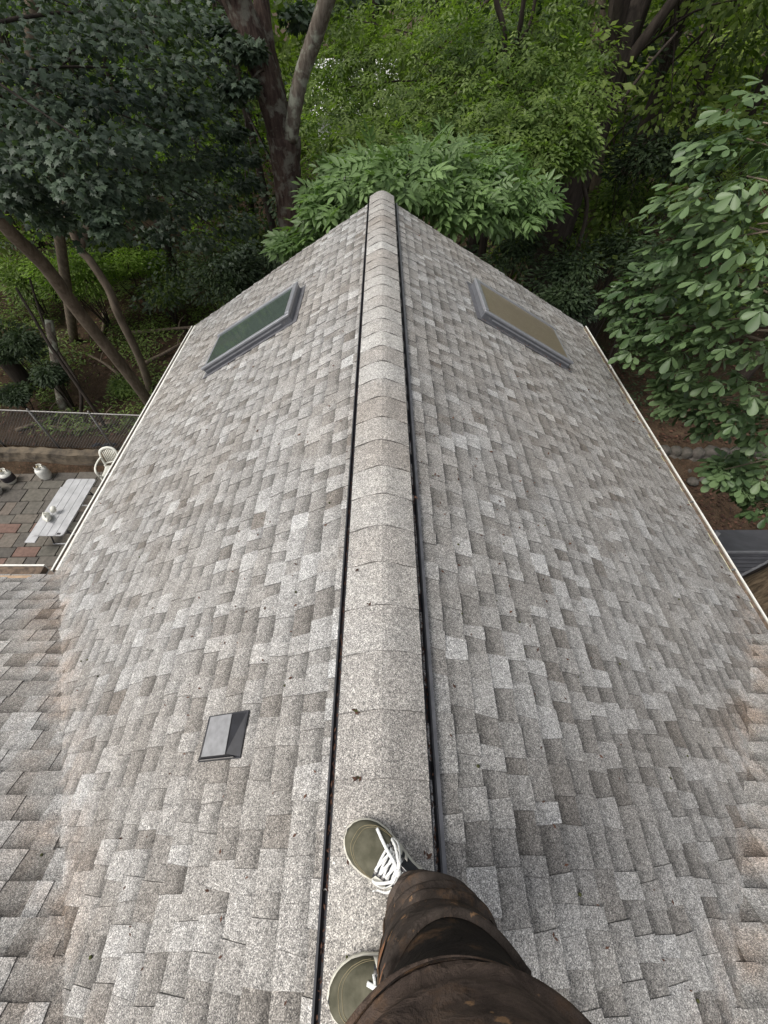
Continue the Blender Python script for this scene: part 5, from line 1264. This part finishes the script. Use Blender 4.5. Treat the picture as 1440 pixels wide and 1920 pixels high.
# hems, pocket and seams follow the front leg surface
C2 = curve_pts(LG1, 16); r2 = interp(RR1, len(LG1), len(C2)); fd = fold(3, .040)
def LS_(t, a, off=0.0):
    i = t * (len(C2) - 1); i0 = int(min(i, len(C2) - 2)); f = i - i0; c_ = C2[i0] * (1 - f) + C2[i0 + 1] * f; r_ = r2[i0] * (1 - f) + r2[i0 + 1] * f
    r_ = r_ * (1 + fd(t, a)) + off; return c_ + RT * math.cos(a) * r_ + np.array([0, 1., 0]) * math.sin(a) * r_
hem = MB(); hem.tube([LS_(.004, a, .001) for a in np.linspace(0, 2 * math.pi, 40)], .0035, 6, cap=False); hem.build('hem', M['trouser'], tr, True)
sm_ = MB(); sm_.tube([LS_(t, 2.75 + .2 * t, .001) for t in np.linspace(.01, .9, 60)], .0016, 5, cap=False); sm_.tube([LS_(t, 2.82 + .2 * t, .001) for t in np.linspace(.01, .9, 60)], .0009, 4, cap=False)
sm_.build('side_seam', M['thread'], tr, True)
# scoop pocket: dark lining patch under a thick curved edge
def pk(u): return .785 + .085 * math.sin(math.pi * max(0, min(1, u))) ** .55 * -1 + .03 , 2.35 - 1.55 * u
V = []
for i in range(21):
    u = i / 20; t0, a0 = pk(u)
    for j in range(7): V.append(LS_(t0 + (.93 - t0) * j / 6, a0, .004 - .002 * (j == 0)))
F_ = [(i * 7 + j, i * 7 + j + 1, (i + 1) * 7 + j + 1, (i + 1) * 7 + j) for i in range(20) for j in range(6)]
mesh('pocket_lining', V, F_, M['pocket'], tr, True)
V = []
for i in range(31):
    u = -.04 + 1.08 * i / 30; t0, a0 = pk(u); 
    for dt, of in ((-.028, .003), (-.024, .009), (-.012, .012), (-.003, .013), (.004, .010), (.004, .003)): V.append(LS_(t0 + dt, a0, of))
F_ = [(i * 6 + j, i * 6 + j + 1, (i + 1) * 6 + j + 1, (i + 1) * 6 + j) for i in range(30) for j in range(5)]
mesh('pocket_edge', V, F_, M['trouser'], tr, True)
# deep creases piled up above the cuff and at the knee
for t0, a0, a1, am, wd in ((.12, .2, 2.6, .012, .02), (.17, .5, 2.9, .010, .018), (.24, .0, 2.2, .016, .022), (.31, .3, 2.8, .014, .02), (.40, .2, 2.4, .016, .025), (.50, .4, 2.7, .012, .02), (.57, .5, 2.3, .012, .02)):
    V = []
    for i in range(25):
        u = i / 24; a = a0 + (a1 - a0) * u; e_ = math.sin(math.pi * u) ** .7; tt = t0 + .045 * math.sin(math.pi * u) - .02 * u; wd_ = wd * .62; am_ = am * 1.25
        for v in np.linspace(-1, 1, 7): V.append(LS_(tt + v * wd_ * (1 + .3 * v), a, am_ * e_ * math.cos(v * math.pi / 2) ** 1.2 * (1 + .2 * math.sin(9 * u)) - .0008))
    F_ = [(i * 7 + j, i * 7 + j + 1, (i + 1) * 7 + j + 1, (i + 1) * 7 + j) for i in range(24) for j in range(6)]
    mesh('crease', V, F_, M['trouser'], tr, True)
rg = random.Random(12)
M['paint_cream'] = simple('dried_cream_paint', (.50, .44, .30), .7, 0, .3, 200); M['paint_rust'] = simple('rust_bleach_mark', (.24, .11, .05), .9, 0, .4, 150)
for t0, a0, sz, mt in ((.47, .95, .016, 'paint_cream'), (.50, .80, .010, 'paint_cream'), (.53, .55, .020, 'paint_rust'), (.58, .42, .016, 'paint_rust'), (.60, .80, .006, 'paint_cream'), (.44, 1.25, .008, 'paint_rust'), (.50, 2.0, .007, 'paint_rust'), (.62, 2.75, .014, 'paint_rust'), (.70, 2.7, .012, 'paint_rust'), (.38, 1.6, .005, 'paint_cream'), (.56, 1.4, .006, 'paint_rust')):
    V = [LS_(t0, a0, .0035)]; n_ = 11
    for k in range(n_):
        q = 2 * math.pi * k / n_; rr = sz * rg.uniform(.45, 1.15); V.append(LS_(t0 + math.sin(q) * rr * .9 / .85, a0 + math.cos(q) * rr * 1.7 / .11, .0032))
    mesh('paint_splash', V, [(0, 1 + k, 1 + (k + 1) % n_) for k in range(n_)], M[mt], tr)
# jacket ------------------------------------------------------------------------
JC = [Z3(.088, -.268, .885), Z3(.088, -.268, .905), Z3(.093, -.272, .96), Z3(.105, -.285, 1.05), Z3(.11, -.30, 1.18), Z3(.11, -.31, 1.32), Z3(.105, -.32, 1.40), Z3(.10, -.325, 1.455)]
C3 = curve_pts(JC, 8); rx = interp([.162, .162, .162, .165, .185, .200, .16, .07], 8, len(C3)); ry = interp([.158, .160, .158, .150, .148, .140, .10, .065], 8, len(C3))
fj = fold(15, .022)
V, F_ = loft(C3, rx, ry, (nrm((1, .12, 0)), nrm((-.12, 1, 0))), 64, lambda t, a: fj(t * 2, a))
jk = mesh('jacket', V, F_, M['jacket'], per, True); jk.modifiers.new('solid', 'SOLIDIFY').thickness = .004
def JS(t, a, off=0):
    i = t * (len(C3) - 1); i0 = int(min(i, len(C3) - 2)); f = i - i0; c_ = C3[i0] * (1 - f) + C3[i0 + 1] * f; k_ = 1 + fj(t * 2, a)
    return c_ + nrm((1, .12, 0)) * math.cos(a) * ((rx[i0] * (1 - f) + rx[i0 + 1] * f) * k_ + off) + nrm((-.12, 1, 0)) * math.sin(a) * ((ry[i0] * (1 - f) + ry[i0 + 1] * f) * k_ + off)
aa = np.linspace(0, 2 * math.pi, 80)
V = []
for a in aa:
    for t, of in ((.0, -.004), (-.0, .004), (.02, .007), (.05, .0075), (.075, .006), (.085, .001)): V.append(JS(t, a, of))
F_ = [(i * 6 + j, i * 6 + j + 1, (i + 1) * 6 + j + 1, (i + 1) * 6 + j) for i in range(79) for j in range(5)]
mesh('hem_band', V, F_, M['jacket'], jk, True)
hm = MB(); hm.tube([JS(.088, a, .002) for a in aa], .0009, 5, cap=False); hm.build('hem_stitch', M['pocket'], jk, True)
for s in (-1, 1):
    shd = ch + Z3(0, 0, .15) + SD * s * .17; wr = PH + RT * s * .075 - UP * .075 - FW * .035; el = (Z3(.40, -.20, 1.17) if s > 0 else Z3(-.22, -.36, 1.17))
    P = curve_pts([shd, (shd + el) / 2 + Z3(0, -.01, 0), el, (el * .45 + wr * .55), el * .15 + wr * .85], 8)
    MB().tube(P, interp([.078, .070, .062, .054, .044], 5, len(P)), 20, cap=False).build('sleeve', M['jacket'], jk, True)
